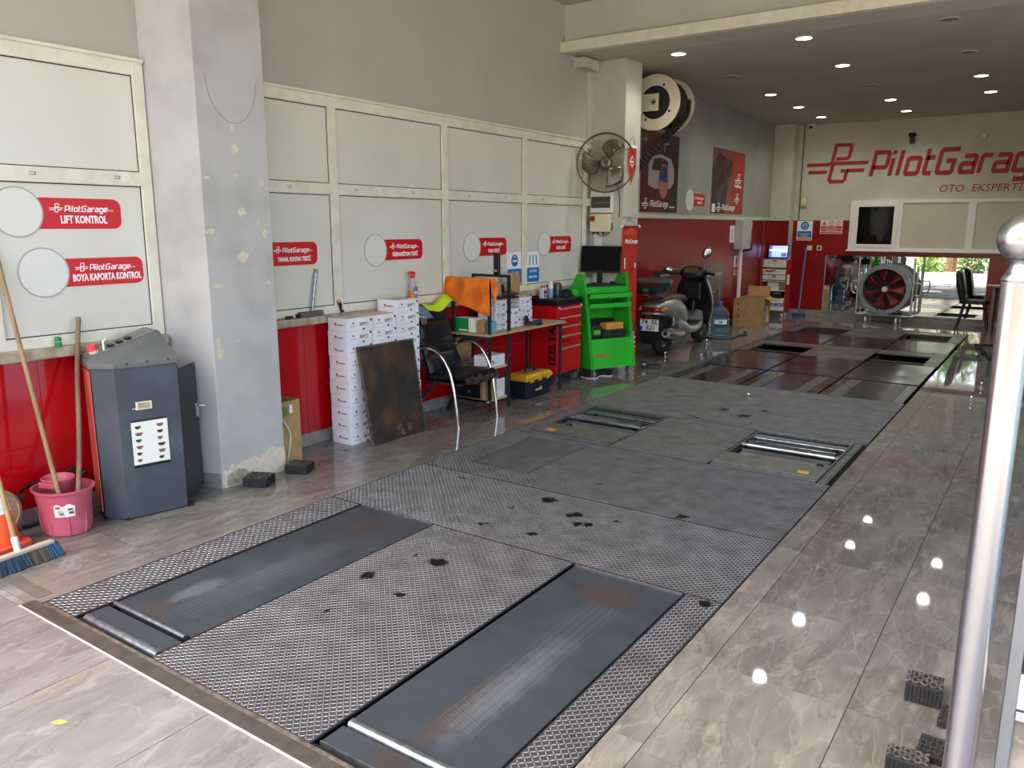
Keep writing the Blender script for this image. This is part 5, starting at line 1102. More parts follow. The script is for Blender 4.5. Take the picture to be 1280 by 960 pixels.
# ------------------------------------------------------------------ posters and signs in the far bay
def wposter(name, label, y0, y1, z0, z1, m_, x=0.001, cat='poster'):
    r = thing(name, label, cat, (x, y0, z0), 90); G().box(0, y1 - y0, -.004, 0, 0, z1 - z0).build('sheet', m_, r); return r, y1 - y0, z1 - z0
p_, w_, h_ = wposter('poster', 'dark red poster with a white car picture below the hose reel', 9.88, 11.11, 1.885, 2.95, M('poster_red', '5e0f12', .35, col2='4c0c0f', scale=2))
G().box(w_ * .55, w_ - .002, -.005, -.004, .002, h_ - .002).build('dark_half', M('poster_brown', '33150f', .35), p_)
G().prism([(.22, .36), (.22, .62), (.30, .74), (.62, .78), (.95, .74), (1.08, .60), (1.08, .42), (.95, .33), (.4, .32)], -.0065, -.005, 'y').build('car_picture', M('poster_grey', 'a9a6a2', .4), p_); G().prism([(.32, .56), (.38, .71), (.62, .74), (.85, .70), (.85, .56)], -.0075, -.0065, 'y').build('car_picture', M('poster_dark', '2a2425', .4), p_)
G().prism(circ(.165, 28, .72, .42, .24), -.0085, -.0065, 'y').build('inset_ring', M('ring_red', 'b8382c', .4), p_); G().prism(circ(.15, 28, .72, .42, .225), -.0095, -.0085, 'y').build('inset', M('inset_pink', 'b86a6a', .4), p_); G().prism([(.59, .42), (.57, .5), (.64, .60), (.70, .63), (.82, .60), (.85, .42)], -.0105, -.0095, 'y').build('inset_blue', M('inset_blue', '1f3a78', .4), p_)
wordmark(.058, white_print, p_, .30, -.0055, .075, .001, w=.24); emblem(.072, white_print, p_, .15, -.0055, .105, .001); G().box(.95, 1.15, -.006, -.005, .07, .085).build('small_print', white_print, p_); G().box(.72, .74, -.006, -.005, .82, .94).build('corner_mark', M('poster_grey', 'a9a6a2', .4), p_); G().box(.72, .86, -.006, -.005, .92, .94).build('corner_mark', M('poster_grey', 'a9a6a2', .4), p_); emblem(.06, M('poster_grey', 'a9a6a2', .4), p_, .10, -.0055, .95, .001)
p_, w_, h_ = wposter('poster', 'poster with dark engine picture and orange red side panel', 12.46, 13.98, 1.90, 2.92, M('poster_orange', 'a8341f', .35, col2='962d1a', scale=2))
G().box(.002, w_ * .60, -.005, -.004, .002, h_ - .002).build('engine_picture', M('poster_engine', '2e2320', .4, col2='5a3d36', scale=6), p_)
G().prism([(.0, .72), (.25, .95), (.9, .85), (.9, 1.0), (.0, 1.0)], -.0058, -.005, 'y').build('picture_patch', M('poster_tan', '7d4a40', .4), p_); G().prism([(.62, .0), (.70, .35), (.82, .62), (.92, .62), (.92, .0)], -.0058, -.005, 'y').build('picture_patch', M('poster_skin', '8a5148', .4), p_); G().box(.25, .40, -.006, -.005, .05, .36).build('picture_patch', M('poster_blue', '38465f', .4), p_)
emblem(.11, white_print, p_, 1.22, -.0055, .55, .001); wordmark(.032, white_print, p_, 1.05, -.0055, .44, .001, w=.3); emblem(.09, white_print, p_, 1.2, -.0055, .24, .001); wordmark(.06, white_print, p_, .48, -.0065, .06, .001, w=.24); emblem(.075, white_print, p_, .34, -.0065, .085, .001); G().box(.04, .18, -.0065, -.005, .02, .15).build('white_square', white_print, p_)
p_, w_, h_ = wposter('notice_board', 'dark board with pale band and brown torn shape behind the scooter', 12.0, 13.22, .42, 1.09, M('board_dark', '3a1d1a', .3, col2='5a5552', scale=1.5), .009, 'board')
G().box(.2, 1.12, -.0055, -.004, .47, .515).build('pale_band', M('band_pale', '9b928c', .4), p_)
shp = [(.45, 0.0), (.42, .2), (.5, .27), (.6, .29), (.68, .21), (.80, .19), (.9, .22), (.98, .28), (1.02, .22), (1.05, .05), (1.03, .0)]
G().prism([(.5 + (u - .5) * 1.05 - .005, v * 1.05) for u, v in shp], -.0052, -.004, 'y').build('outline', M('outline_white', 'b9aFa2'.lower(), .5), p_); G().prism(shp, -.0062, -.0052, 'y').build('brown_shape', M('shape_brown', '4a3426', .6, col2='6a5444', scale=20), p_)
p_, w_, h_ = wposter('name_plate', 'small dark plate with pale lettering on the red wall behind the scooter mirror', 10.35, 11.0, .93, 1.06, M('plate_dark', '2b1512', .4), .009, 'plate')
G().box(.25, .62, -.0055, -.004, .05, .085).build('print_band', M('plate_print', '8f8580', .5), p_)
p_, w_, h_ = wposter('notice', 'narrow white notice on the red wall before the grey cabinet', 13.40, 13.62, 1.42, 1.705, white_print, .009, 'sign')
for k in range(6): G().box(.04, .18, -.0055, -.004, .04 + .035 * k, .052 + .035 * k).build('print_line', M('grey_print', '7d7f86', .6), p_)
p_, w_, h_ = wposter('extinguisher_sign', 'red and white fire extinguisher sign on the red wall', 13.64, 13.94, .83, 1.21, M('sign_pinkred', 'c0564a', .5), .009, 'sign')
G().box(.03, .27, -.0055, -.004, .17, .36).build('pictogram_field', white_print, p_); G().prism(rrect(.06, .13, .02, 4, .15, .26), -.007, -.0055, 'y').build('pictogram', red_print, p_)
for z in (.03, .075): G().box(.03, .27, -.0055, -.004, z, z + .028).build('print_line', M('sign_pale', 'd9a89c', .5), p_)
mb_ = thing('meter_box', 'tall grey wall cabinet with white conduit below it', 'wall cabinet', (0.009, 13.63, 1.30), 90); G().box(0, .46, -.14, 0, 0, .498).build('housing', M('cabinet_grey', 'b5b3aa', .45), mb_, bevel=.006); G().box(.02, .44, -.145, -.14, .02, .48).build('door', M('cabinet_grey2', 'bdbbb2', .45), mb_, bevel=.004); G().cyl((.2, -.06, -1.28), (.2, -.06, 0), .035, n=14).build('conduit', white_pl, mb_, smooth=40); G().tube([(.2, -.06, -.02), (.3, -.07, -.05), (.36, -.07, 0)], .012, 6).build('cable', dark_pl, mb_, smooth=40)
p_, w_, h_ = wposter('blue_notice', 'blue safety notice on the red wall past the grey cabinet', 14.22, 14.56, 1.40, 1.797, M('notice_blue', '3d6f9e', .4), .009, 'sign'); G().box(.03, .31, -.0055, -.004, .25, .37).build('pictogram_field', white_print, p_); G().box(.05, .29, -.0055, -.004, .06, .09).build('print_line', white_print, p_); G().box(.05, .29, -.0055, -.004, .14, .17).build('print_line', white_print, p_)
jb = thing('junction_box', 'dark junction box under the blue safety notice', 'junction box', (.009, 14.2, 1.262), 90); G().box(0, .2, -.08, 0, 0, .13).build('housing', dark_pl, jb, bevel=.005); G().box(.02, .18, -.084, -.08, .015, .115).build('lid', black_pl, jb)
pp = G().tube([(.05, 15.1, .02), (.05, 15.1, 1.79)], .018, 8).build('wall_pipe', M('pipe_red', '7a221c', .4), smooth=40); tag(pp, 'thin vertical red pipe on the red wall near the far corner', 'pipe')
# safety signs on the panels above the bench
def safety(name, label, y0, y1, z0, z1):
    r = thing(name, label, 'sign', (.0145, y0, z0), 90); w_ = y1 - y0; h_ = z1 - z0; G().box(0, w_, -.003, 0, 0, h_).build('sheet', white_print, r); G().box(0.004, w_ - .004, -.0042, -.003, .004, h_ * .48).build('blue_field', blue_print, r); return r, w_, h_
a = on(634, 316, 0, .015); b = on(651, 352, 0, .015)
r, w_, h_ = safety('safety_sign', 'blue and white safety sign with a blue disc above the brown carton', a.y, 7.028, 1.10, a.z)
G().prism(circ(h_ * .19, 28, w_ * .52, h_ * .74), -.0042, -.003, 'y').build('pictogram_disc', blue_print, r); G().box(w_ * .36, w_ * .68, -.0052, -.0042, h_ * .70, h_ * .76).build('pictogram', white_print, r); G().prism([(w_ * .42, h_ * .84), (w_ * .62, h_ * .84), (w_ * .52, h_ * .88)], -.0052, -.0042, 'y').build('pictogram', white_print, r)
for k, s_ in enumerate(('GÖZLÜK', 'KULLAN')): text(s_, h_ * .13, white_print, r, w_ * .5, -.0045, h_ * (.34 - .19 * k), 'sign_text')
a = on(657, 315, 0, .015); b = on(674, 316, 0, .015)
r, w_, h_ = safety('safety_sign', 'blue and white safety sign with three tool pictograms above the spray can', 7.13, b.y, 1.10, a.z)
for k, dx in enumerate((.22, .5, .78)): G().bar((w_ * (dx - .05 * (k - 1)), -.0036, h_ * .90), (w_ * dx, -.0036, h_ * .56), .0012, w_ * .07, (1, 0, 0)).build('pictogram', blue_print, r)
for k, s_ in enumerate(('ALETİNİ', 'BIRAKMA')): text(s_, h_ * .12, white_print, r, w_ * .5, -.0045, h_ * (.36 - .19 * k), 'sign_text')
# ------------------------------------------------------------------ fire extinguisher, small things on the floor
fe = thing('fire_extinguisher', 'red fire extinguisher half hidden behind the green trolley', 'extinguisher', (.235, 9.25, 0), 60)
G().lathe([(0, 0), (.075, 0), (.08, .015), (.08, .40), (.06, .46), (.03, .48), (.028, .50), (0, .50)], 24).build('cylinder', M('extinguisher_red', 'b8161a', .25), fe, smooth=40); G().box(-.02, .02, -.05, .03, .50, .53).build('valve', dark_pl, fe); G().tube([(0, -.04, .52), (0, -.12, .54), (.02, -.13, .45), (.03, -.1, .25)], .011, 8).build('hose', rubber, fe, smooth=50)
for k in range(4): G().box(-.012, .012, -.0812, -.079, .10 + .06 * k, .13 + .06 * k).build('label_print', white_print, fe)
def small(name, label, cat, x, y, z=0, rz=0, group=None): return thing(name, label, cat, (x, y, z), rz, group)
r = small('charger', 'black adapter block lying on the floor beside the green trolley', 'adapter', .69, 8.70, 0, 30); G().box(-.035, .035, -.03, .03, 0, .085).build('block', black_pl, r, bevel=.006); G().box(-.02, .02, -.032, -.03, .05, .07).build('badge', zinc, r); G().box(.05, .20, -.02, .10, 0, .045).build('tray', dark_pl, r, bevel=.006)
hookm = G().lathe([(0, 0), (.035, 0), (.035, .006), (.012, .012), (.01, .03)], 14).mesh('hook_base', zinc, 40); fixn(hookm); hook2 = G().lathe([(0, .03), (.01, .03), (.018, .045), (.016, .062), (.008, .075), (0, .078)], 12).mesh('hook_knob', chrome, 40); fixn(hook2)
HK = [(935, 500, 'chrome floor bolt standing on the tread plate before the lift'), (831, 446, 'chrome floor bolt beside the rear wheel of the scooter'), (883, 430, 'chrome floor bolt in front of the water bottle'), (906, 421, 'chrome floor bolt on the floor between water bottle and cardboard box'), (1213, 503, 'chrome floor bolt on the marble by the dark joint line'), (1226, 485, 'chrome floor bolt beyond the dark joint line on the marble'), (1241, 461, 'chrome floor bolt on the marble beside the mid of the lift bed'), (1243, 440, 'chrome floor bolt near the cable heap by the desk'), (876, 450, 'chrome floor bolt at the edge of the lift bed before the scooter')]
for px, py, lb_ in HK:
    p = on(px, py, 2, 0)
    if py == 450: p = on(876, 448, 2, 0); p.x = 0.98
    r = small('floor_bolt', lb_, 'bolt', p.x, p.y, 0.003 if px == 935 else 0, 0, 'chrome floor bolts')
    for nm, me in (('bolt_plate', hookm), ('bolt_knob', hook2)): o = bpy.data.objects.new(nm, me); COL.objects.link(o); o.parent = r
# ------------------------------------------------------------------ water bottle and cardboard box
wj = thing('water_bottle', 'large blue water dispenser bottle with blue cap on the floor', 'water bottle', (.435, 11.93, 0), 20)
bl_ = M('bottle_blue', '9ccadd', .06, trans=.9, ior=1.2)
G().lathe([(0, .01), (.12, 0), (.145, .015), (.148, .05), (.140, .06), (.148, .08), (.148, .16), (.140, .17), (.148, .18), (.148, .30), (.140, .31), (.148, .325), (.145, .37), (.11, .44), (.045, .475), (.035, .485), (.035, .50)], 32).build('bottle', bl_, wj, smooth=50)
G().lathe([(.04, .495), (.042, .50), (.042, .545), (.036, .55), (0, .55)], 20).build('cap', M('cap_blue', '2a6fc8', .35), wj, smooth=40)
g = G(); n = 12; vs = []
for z in (.215, .285):
    for i in range(n + 1): a = math.radians(-120 + 80 * i / n); vs.append((.150 * math.cos(a), .150 * math.sin(a), z))
g.add(vs, [(i, i + 1, n + 2 + i, n + 1 + i) for i in range(n)]); lbw = g.build('label', white_print, wj); G().bar((-.0, -.151, .25), (.05, -.143, .25), .002, .03).build('label_print', blue_print, lbw)
hs = G().tube(spline([(.30, 11.66, .02), (.45, 11.62, .02), (.62, 11.68, .02), (.70, 11.85, .02), (.66, 12.1, .02), (.72, 12.4, .02), (.62, 12.6, .02)], 6), .018, 8).build('hose', M('hose_teal', '3a4a4c', .5), smooth=60); tag(hs, 'dark teal hose lying around the foot of the water bottle', 'hose')
cx_ = thing('cardboard_box', 'large open brown cardboard box beside the water bottle', 'cardboard box', (.15, 13.38, 0), 3)
bw, bd, bh = .43, .78, .48
for q in ((0, .005, 0, bd, 0, bh), (bw - .005, bw, 0, bd, 0, bh), (.005, bw - .005, 0, .005, 0, bh), (.005, bw - .005, bd - .005, bd, 0, bh), (.005, bw - .005, .005, bd - .005, 0, .005)): G().box(*q).build('wall_panel', card, cx_)
G().add([(.02, bd, bh), (bw - .02, bd, bh), (bw - .02, bd + .05, bh + .17), (.02, bd + .05, bh + .17)], [(0, 1, 2, 3)]).build('flap', card, cx_, solid=.004); G().add([(bw, .02, bh), (bw, bd - .02, bh), (bw + .09, bd - .04, bh - .10), (bw + .09, .04, bh - .10)], [(0, 1, 2, 3)]).build('flap', card, cx_, solid=.004) if False else G().add([(bw, bd * .45, bh), (bw, bd - .02, bh), (bw + .12, bd - .04, bh - .06), (bw + .12, bd * .5, bh - .06)], [(0, 1, 2, 3)]).build('flap', card, cx_, solid=.004)
for k in range(4): G().box(.075, .10, -.0012, 0, .06 + .10 * k, .11 + .10 * k).build('print_mark', M('box_print', '6a5030', .8), cx_)
G().box(bw, bw + .0012, .50, .62, .04, .34).build('tape', M('box_tape_w', 'c9bfae', .6), cx_); G().box(bw, bw + .0012, .62, .70, .04, .14).build('label', white_print, cx_)
o = G().tube(spline([(.33, 7.80, .006), (.45, 7.74, .006), (.53, 7.80, .006), (.50, 7.95, .006), (.60, 8.02, .006), (.56, 8.12, .006)], 6), .005, 6).build('extension_cord', white_pl, smooth=60); tag(o, 'thin white extension cord curled on the floor under the green trolley', 'cord')
# ------------------------------------------------------------------ scooter
sc = thing('scooter', 'silver motor scooter with dark green top box and plate 74 BE 521', 'scooter', (.44, 9.78, 0), 0)
sc.scale = (1.05, 1.12, 1.0)
silv = M('scooter_silver', 'a5a69f', .3, .5, col2='9a9b94', scale=4); sdark = M('scooter_black', '17181a', .4); teal = M('topbox_teal', '1d3a38', .2)
def lo(secs, name, m_, p=2.6, par=sc, sm=50, n=22): return G().loft([sell(0 + (s[5] if len(s) > 5 else 0), s[1], s[2], s[3], s[0], s[4] if len(s) > 4 else p, n) for s in secs]).build(name, m_, par, smooth=sm)
# y is forward; rear axle y=0, front axle y=1.30
def wheel(y, x=0, st=0):
    w = thing('x', None, None); bpy.data.objects.remove(w)
    t = G().torus((0, 0, 0), .195, .062, 36, 12, 'x').build('tyre', rubber, sc, smooth=60, loc=(x, y, .257)); t.rotation_euler = (0, 0, math.radians(st))
    G()._ring((-.03, 0, 0), .12, .158, .06, 30, 'x').build('rim', zinc, t, smooth=40)
    for k in range(5): a = 2 * PI * k / 5; G().bar((0, .03 * math.cos(a), .03 * math.sin(a)), (0, .13 * math.cos(a), .13 * math.sin(a)), .035, .03).build('spoke', zinc, t)
    G().cyl((-.05, 0, 0), (.05, 0, 0), .04, n=16).build('hub', dark_pl, t, smooth=40); 
    for k in range(30):
        a = 2 * PI * k / 30; c = Vector((0, .258 * math.cos(a), .258 * math.sin(a)))
        pass
    return t
wheel(0); wheel(1.30, 0, 0)
lo([(-.40, .66, .05, .03), (-.36, .665, .12, .065), (-.20, .66, .18, .11), (.0, .64, .205, .145), (.20, .58, .205, .18), (.36, .50, .185, .18), (.46, .43, .14, .15)], 'rear_body', silv)
lo([(-.38, .735, .06, .02), (-.30, .75, .12, .035), (.05, .76, .15, .05), (.40, .74, .135, .055), (.58, .70, .09, .04)], 'seat', M('seat_tan', '3c3528', .5, col2='6b6030', scale=5, lo=.5, hi=.7))
lo([(-.435, .60, .07, .016), (-.41, .60, .13, .024), (-.30, .595, .168, .026)], 'chrome_band', M('band_silver', 'b5b2a8', .25, .7))
G().loft([sell(0, .645, .075, .034, -.425, 3), sell(0, .648, .14, .042, -.36, 3), sell(0, .65, .165, .04, -.26, 3)]).build('tail_light', M('tail_red', '7a1512', .15, coat=.5), sc, smooth=50)
for s_ in (-1, 1): G().sph((s_ * .145, -.30, .648), (.042, .10, .040)).build('indicator', M('indicator_amber', 'a07a3a', .15), sc, smooth=60)
G().box(-.045, .045, -.437, -.425, .535, .57).build('reflector', M('reflector_red', '8a1a18', .2), sc, bevel=.006)
lo([(.15, .42, .18, .13), (.32, .36, .195, .115), (.5, .30, .195, .085), (.78, .285, .185, .07), (1.0, .34, .16, .10), (1.08, .42, .12, .1)], 'footboard', silv); G().box(-.15, .15, .45, .95, .35, .385).build('foot_mat', sdark, sc)
# leg shield: curved sheet, silver outside, black inside
def shield(off, sx):
    def f(u, v):
        z = .30 + .68 * v; wd = (.17 + .09 * math.sin(PI * min(v * .95 + .05, 1)) ) * sx; x = (u * 2 - 1) * wd
        return (x, .98 + .16 * (1 - v) ** 1.5 * .3 + .03 * v - .5 * x * x / .2 * .22 + off + .10 * (1 - v), z)
    return f
G().grid(shield(0, 1.0), 14, 14).build('leg_shield', sdark, sc, smooth=60, solid=.012); G().grid(shield(.022, 1.05), 14, 14).build('front_cowl', silv, sc, smooth=60, solid=.012)
G().loft([sell(0, .64, .15, .24, 1.09, 3), sell(0, .64, .13, .22, 1.15, 3), sell(0, .62, .07, .16, 1.21, 3)]).build('front_nose', silv, sc, smooth=50)
G().box(-.13, .13, .93, .985, .66, .92).build('glove_box', sdark, sc, bevel=.02); G().tube([(0, 1.0, .50), (0, 1.05, .86)], .04, 10).build('steering_column', sdark, sc, smooth=50)
# front fork, fender
for s_ in (-1, 1): G().tube([(s_ * .075, 1.30, .257), (s_ * .075, 1.18, .56)], .02, 8).build('fork', zinc, sc, smooth=50)
G().loft([sell(0, .50, .075, .02, 1.10 + .0, 2.6), sell(0, .535, .085, .03, 1.2, 2.6), sell(0, .545, .085, .03, 1.32, 2.6), sell(0, .49, .07, .02, 1.46, 2.6)]).build('front_fender', silv, sc, smooth=50)
# handlebar cowl with dash, grips, mirrors
hb = G().loft([sell(0, 1.02, .10, .05, .88, 2.6), sell(0, 1.04, .17, .085, .93, 2.6), sell(0, 1.04, .18, .10, 1.02, 2.6), sell(0, 1.02, .12, .08, 1.10, 2.6)]).build('handlebar_cowl', sdark, sc, smooth=50)
ds = G().prism(rrect(.20, .085, .035), -.004, .004, 'z').build('dash_panel', M('dash_tan', '5d4f2a', .3), sc, loc=(0, .895, 1.085)); ds.rotation_euler = (math.radians(55), 0, 0)
G().tube([(-.15, .92, 1.125), (0, .955, 1.15), (.15, .92, 1.125)], .012, 8).build('dash_rim', zinc, sc, smooth=50)
for s_ in (-1, 1):
    G().tube([(s_ * .14, 1.0, 1.03), (s_ * .22, .95, 1.04)], .02, 8).build('handlebar', sdark, sc, smooth=50); G().tube([(s_ * .22, .95, 1.04), (s_ * .32, .89, 1.03)], .021, 10).build('grip', rubber, sc, smooth=50); G().tube([(s_ * .19, 1.0, 1.035), (s_ * .30, .98, 1.02)], .007, 6).build('brake_lever', zinc, sc, smooth=50)
for s_, pts, c in ((1, [(.14, .99, 1.07), (.145, .985, 1.18), (.16, .98, 1.26)], (.175, .975, 1.33)), (-1, [(-.15, .95, 1.07), (-.19, .88, 1.09), (-.23, .80, 1.09)], (-.285, .74, 1.085))):
    mm_ = G().sph((0, 0, 0), (.062, .022, .092) if s_ > 0 else (.085, .022, .052)).build('mirror_head', M('mirror_shell', '7f8583', .25, .6), sc, smooth=60, loc=c); mm_.rotation_euler = (0, math.radians(28 if s_ > 0 else 0), math.radians(15))
    gl = G().sph((0, -.018, 0), (.05, .008, .078) if s_ > 0 else (.07, .008, .042)).build('mirror_glass', M('mirror_glass', '9aa0a0', .05, 1.0), mm_, smooth=60)
    G().tube(spline(pts + [c], 4), .011, 8).build('mirror_stem', M('mirror_shell', '7f8583', .25, .6), sc, smooth=60)
# headlight on the nose (faces the far wall)
G().sph((0, 1.16, .80), (.10, .05, .07)).build('headlight', M('headlight', 'c8ccd0', .05), sc, smooth=60)
# exhaust, plate, rear mudguard, engine
ex = G().tube([(.17, .20, .28), (.18, .0, .29), (.19, -.22, .33), (.19, -.34, .345)], [.055, .075, .075, .06], 16).build('exhaust', M('exhaust_steel', '8a8884', .25, .8), sc, smooth=40); G().cyl((.19, -.34, .345), (.19, -.36, .347), .045, n=16).build('exhaust_tip', chrome, ex, smooth=40); G().cyl((.19, -.361, .347), (.19, -.363, .347), .026, n=14).build('exhaust_hole', black_pl, ex)
G().box(-.16, .16, -.05, .38, .20, .42).build('engine_block', dark_pl, sc, bevel=.03); G().tube([(.12, .05, .30), (.13, .02, .60)], .028, 10).build('shock_absorber', chrome, sc, smooth=40)
mg = G().add([(-.11, -.36, .60), (.11, -.36, .60), (.13, -.38, .34), (.10, -.38, .20), (-.10, -.38, .20), (-.13, -.38, .34)], [(0, 1, 2, 3, 4, 5)]).build('rear_mudguard', sdark, sc, solid=.01)
npl = G().box(-.12, .12, -.412, -.406, .375, .525).build('license_plate', white_print, sc); npl.rotation_euler = (0, 0, 0)
G().box(-.119, -.088, -.4135, -.412, .378, .435).build('plate_band', M('plate_blue', '2458c8', .4), npl)
text('74  BE', .082, black_pl, npl, .005, -.413, .487, 'plate_text', bold=.0015); text('521', .082, black_pl, npl, .02, -.413, .415, 'plate_text', bold=.0015)
# rack and top box
for s_ in (-1, 1): G().tube([(s_ * .09, -.10, .74), (s_ * .10, -.30, .82), (s_ * .10, -.42, .84)], .012, 8).build('rack_bar', zinc, sc, smooth=50)
tbx = G().loft([[(u, v * .9 - .36, .85) for u, v in rrect(.30, .26, .08, 5)], [(u, v - .36, .90) for u, v in rrect(.40, .34, .10, 5)], [(u, v - .36, 1.0) for u, v in rrect(.44, .38, .11, 5)]]).build('top_box', teal, sc, smooth=40)
G().loft([[(u, v - .36, 1.0) for u, v in rrect(.45, .39, .11, 5)], [(u, v - .36, 1.03) for u, v in rrect(.43, .37, .11, 5)], [(u, v - .36, 1.045) for u, v in rrect(.34, .28, .10, 5)]]).build('box_lid', M('topbox_lid', '3b4744', .2), tbx, smooth=40); G().prism([(-.17, .955), (.17, .955), (.20, .995), (-.20, .995)], -.555, -.515, 'y').build('box_reflector', M('box_red', '5a1418', .2), tbx, bevel=.005)
G().box(-.03, .03, -.555, -.53, .89, .92).build('box_lock', zinc, tbx); G().tube([(-.13, .35, .22), (-.2, .30, .0)], .012, 8).build('side_stand', sdark, sc, smooth=50)
sc.rotation_euler = (0, 0, math.radians(2))
# ------------------------------------------------------------------ printer trolley in the far corner
pc = thing('printer_trolley', 'red sided trolley with white shelves, black printer and laptop', 'trolley', (.03, 15.22, 0), 0)
pr_ = M('trolley_red', 'b3141a', .35); pw = M('trolley_white', 'd6d2c4', .4); W2 = .47
for x in (0, W2 - .02): G().box(x, x + .02, 0, .30, .09, 1.08).build('side_panel', pr_, pc, bevel=.004)
G().box(.02, W2 - .02, .285, .298, .09, 1.08).build('back_panel', pw, pc)
for nm, z0, z1, y in (('drawer', .93, 1.08, -.005), ('drawer', .80, .90, -.003), ('drawer', .70, .79, .0)): d = G().box(.022, W2 - .022, y, .28, z0, z1).build(nm, pw, pc, bevel=.004); G().box(.2, .27, y - .012, y, z1 - .03, z1 - .012).build('handle', dark_pl, d)
G().prism([(.07, .845), (.18, .845), (.26, .88), (.07, .88)], -.006, -.003, 'y').build('red_mark', red_print, pc)
for z in (.49, .67): G().box(.02, W2 - .02, .0, .285, z, z + .015).build('shelf', pw, pc)
fpp = G().box(.02, W2 - .02, -.004, .285, .12, .36).build('lower_panel', white_pl, pc, bevel=.005); text('General', .125, M('general_blue', '2a3f9c', .4), pc, .25, -.0055, .245, 'brand_lettering', bold=.003, shear=.15)
for x in (.05, W2 - .05):
    for y in (.04, .26): caster(pc, x, y, .092, .036, white_pl)
G().box(W2, W2 + .03, .05, .10, .62, .80).build('side_holder', white_pl, pc)
k = thing('printer', 'black printer on the middle shelf of the red trolley', 'printer', (.06, 15.205, .362), 0); G().box(0, .36, 0, .27, 0, .12).build('housing', black_pl, k, bevel=.012); G().box(.04, .32, -.03, .02, .02, .045).build('paper_tray', dark_pl, k); G().box(.22, .33, -.004, .0, .07, .10).build('control_panel', zinc, k)
k = thing('paper_stack', 'white paper sheet and pen holder on the shelf above the printer', 'paper', (.10, 15.26, .506), 0); G().box(.04, .24, .05, .06, 0, .14).build('paper', white_print, k); G().box(0, .03, .03, .06, 0, .07).build('pen_holder', dark_pl, k)
lt = thing('laptop', 'open laptop with lit screen on top of the red trolley', 'laptop', (.235, 15.36, 1.081), 0); G().box(-.19, .19, -.13, .12, 0, .018).build('base', black_pl, lt, bevel=.004); s1 = G().box(-.19, .19, .0, .01, 0, .25).build('lid', black_pl, lt, loc=(0, .115, .018), bevel=.004); s1.rotation_euler = (math.radians(-12), 0, 0)
scr = M('laptop_screen', '8fa6dc', .3, emit=.9); s2 = G().box(-.172, .172, -.002, 0, .02, .235).build('screen', scr, s1)
G().box(-.17, .17, -.003, -.002, .13, .165).build('screen_band', M('laptop_band', 'b9c4ea', .3, emit=1.0), s1); G().box(.06, .16, -.003, -.002, .03, .10).build('screen_window', M('laptop_win', '4d6299', .3, emit=.6), s1); G().box(-.172, -.12, -.003, -.002, .02, .235).build('screen_menu', M('laptop_menu', '5a6da8', .3, emit=.6), s1)
q_ = on(1001, 391, 2, .05); q_.y = min(q_.y, 15.62); bh_ = thing('far_broom', 'thin blue broom leaning on the far red wall beside the trolley', 'broom', (q_.x, q_.y, 0)); t_ = on(1008, 309, 1, 15.86)
G().tube([(0, 0, .05), (t_.x - q_.x, t_.y - q_.y, t_.z)], .016, 8).build('handle', M('handle_blue', '5a6a9c', .4), bh_, smooth=40); G().box(-.12, .12, -.03, .03, 0, .06).build('head', M('head_blue', '34406a', .6), bh_, bevel=.01)
for px, lb_, nm in ((1012, 'cream light switch on the far red wall nearest the blue handle', 0), (1024, 'cream power socket on the far red wall beside the light switch', 1)):
    p = on(px, 310, 1, YB - .01); r = thing(('light_switch', 'power_socket')[nm], lb_, 'switch', (p.x, YB - .008, p.z)); G().box(-.045, .045, -.012, 0, -.045, .045).build('plate', cream_pl, r, bevel=.004)
    (G().cyl((0, -.0125, 0), (0, -.010, 0), .028, n=16).build('socket_face', dark_pl, r) if nm else G().box(-.025, .025, -.016, -.012, -.03, .03).build('rocker', cream_pl, r))
# ------------------------------------------------------------------ signs, cameras and lettering on the far wall
FY = YB - .001
r = thing('safety_sign', 'blue and white head protection sign on the far red wall', 'sign', (.45, YB - .009, 1.43)); G().box(0, .285, -.004, 0, 0, .365).build('sheet', white_print, r); G().box(.012, .273, -.0052, -.004, .055, .175).build('blue_field', blue_print, r); G().prism(circ(.078, 28, .143, .275), -.0052, -.004, 'y').build('disc', blue_print, r); G().prism(rrect(.075, .09, .03, 4, .143, .268), -.0062, -.0052, 'y').build('head', white_print, r); G().prism(rrect(.045, .085, .02, 4, .143, .262), -.0072, -.0062, 'y').build('visor', blue_print, r); text('KULLANILIR', .036, white_print, r, .143, -.0056, .118, 'sign_text'); text('ZORUNLU', .024, white_print, r, .143, -.0056, .08, 'sign_text'); G().box(.012, .273, -.0052, -.004, .012, .04).build('red_line', M('sign_pinkred', 'c0564a', .5), r)
r = thing('warning_sign', 'red and white warning sign with three pictograms on the far red wall', 'sign', (.875, YB - .009, 1.555)); G().box(0, .40, -.004, 0, 0, .255).build('sheet', M('sign_cream', 'e2d8cc', .5), r)
for z0, z1 in ((.01, .035), (.05, .085), (.095, .145)): G().box(.01, .39, -.0052, -.004, z0, z1).build('red_field', M('sign_red2', 'b8453c', .5), r)
G().prism([(.02, .16), (.12, .16), (.07, .245)], -.0052, -.004, 'y').build('triangle', M('sign_yellow', 'c9b21e', .5), r); G().prism([(.05, .17), (.09, .17), (.07, .22)], -.0062, -.0052, 'y').build('triangle_mark', dark_print, r)
for x in (.20, .32): G().torus((x, -.004, .20), .038, .005, 24, 6).build('prohibition_ring', M('sign_red2', 'b8453c', .5), r); G().bar((x - .026, -.0045, .174), (x + .026, -.0045, .226), .002, .008).build('prohibition_bar', M('sign_red2', 'b8453c', .5), r)
text('DİKKAT  YANICI', .026, white_print, r, .20, -.0055, .12, 'sign_text'); text('ATEŞLE YAKLAŞMA', .022, white_print, r, .20, -.0055, .067, 'sign_text')
